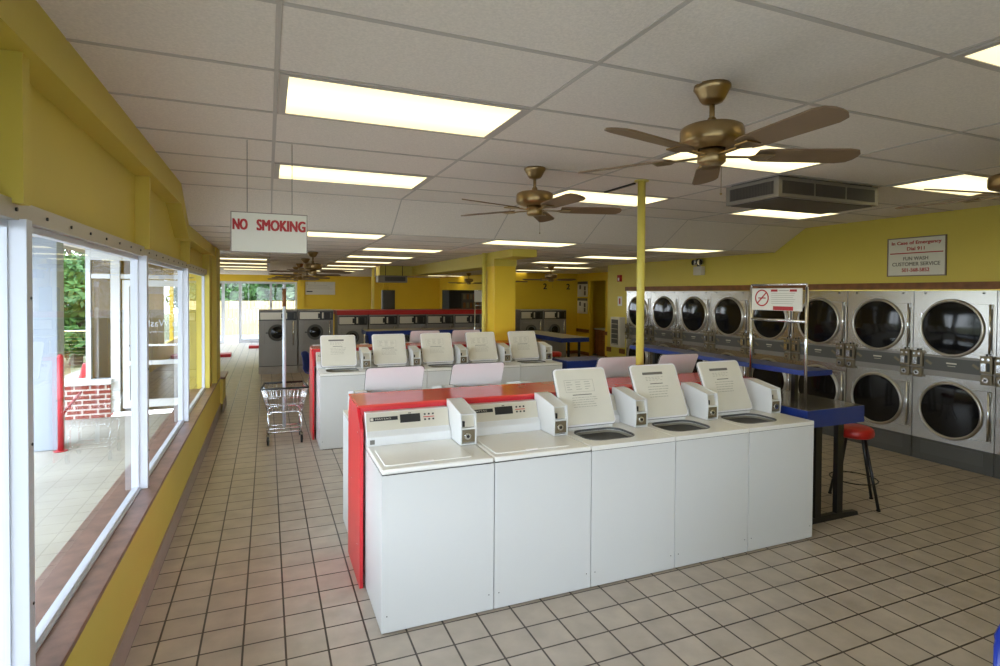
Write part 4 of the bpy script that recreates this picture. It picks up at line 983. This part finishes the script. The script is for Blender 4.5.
# trees and bushes: trunk plus a crown of leaf quads
def crown(cx, cy, cz, rx, rz_, n, size, rr):
    mb = MB()
    for _ in range(n):
        a = rr.uniform(0, 2*PI); q = rr.uniform(-1, 1); r = rr.uniform(.45, 1)**.5; s_ = math.sqrt(1-q*q)
        wob = 1+.22*math.sin(3*a+cx)+.18*math.sin(5*q*2+cy)
        p = Vector((cx+rx*r*s_*math.cos(a)*wob, cy+rx*r*s_*math.sin(a)*wob, cz+rz_*r*q*wob))
        if p.z < .25: continue
        d1 = Vector((rr.uniform(-1, 1), rr.uniform(-1, 1), rr.uniform(-1, 1))).normalized(); d2 = d1.orthogonal().normalized(); z = size*rr.uniform(.6, 1.4)
        mb._add([p-d1*z, p+d2*z*.5, p+d1*z, p-d2*z*.5], [(0, 1, 2, 3)])
    return mb
def tree(x, y, h, r, label, mt='leaf', n=2600, size=.16, low=.4):
    t = thing('tree', label, 'tree', (x, y, -.149), 0, 'trees outside')
    rr = random.Random(int(x*31+y*17))
    b = MB(); b.cyl((0, 0, 0), (.1, .05, h*.55), .16, .08, n=10)
    for k in range(5):
        a = k*1.3; b.cyl((.05, 0, h*.35), (r*.6*math.cos(a), r*.6*math.sin(a), h*.75), .06, .02, n=6)
    b.build('trunk', M['bark'], t)
    crown(0, 0, h*(low+1)/2, r, h*(1-low)/2*1.1, n, size, rr).build('crown', M[mt], t)
for k, (x, y, h, r, mt, low, lab) in enumerate([
    (-4.85, 18.6, 2.7, .95, 'leaf', .10, 'green bush behind the wire fence, just left of the entrance frame'),
    (-8.0, 18.6, 3.3, 1.1, 'leaf', .10, 'green bush behind the wire fence, seen beside the pale walkway column'),
    (-11.6, 18.8, 3.0, 1.2, 'leaf', .10, 'green bush behind the wire fence, left of the pale walkway column'),
    (-6.2, 24.5, 6.6, 1.9, 'leaf2', .3, 'pale bare-looking tree above the bushes, left of the entrance frame'),
    (-12.2, 25, 7.0, 2.2, 'leaf', .25, 'tall green tree above the bushes, beside the pale walkway column'),
    (-16, 11, 5.0, 2.2, 'leaf', .1, 'green tree across the lot, seen through the nearest window'),
    (-16, 3.5, 5.2, 2.2, 'leaf', .1, 'green tree across the lot, farthest left of all'),
    (-2.6, 34.5, 5.2, 2.2, 'leaf', .15, 'green tree above the pale board fence, left of the far door post'),
    (3.3, 34.5, 5.0, 2.1, 'leaf2', .15, 'pale green tree above the board fence, near the cart pole'),
    (.4, 40, 7.0, 2.3, 'leaf', .15, 'green tree farthest back above the board fence, seen through the middle pane')]):
    tree(x, y, h, r, lab, mt, low=low, n=9000 if y > 30 else (4200 if y > 14 else 2000), size=.17 if y > 30 else .12)
t = thing('board_fence', 'pale wooden board fence behind the far glass wall', 'fence', (-3.3, 29.5, -.159))
b = MB()
for k in range(58):
    x = k*.16; b.prism([(x+.005, 0), (x+.152, 0), (x+.152, 1.62), (x+.005, 1.62)], 'y', 0, .02)
b.build('fence_boards', M['fence'], t)
for z in (.4, 1.2):
    b = MB(); b.box(0, 9.2, .02, .06, z, z+.09); b.build('fence_rail', M['fence'], t)
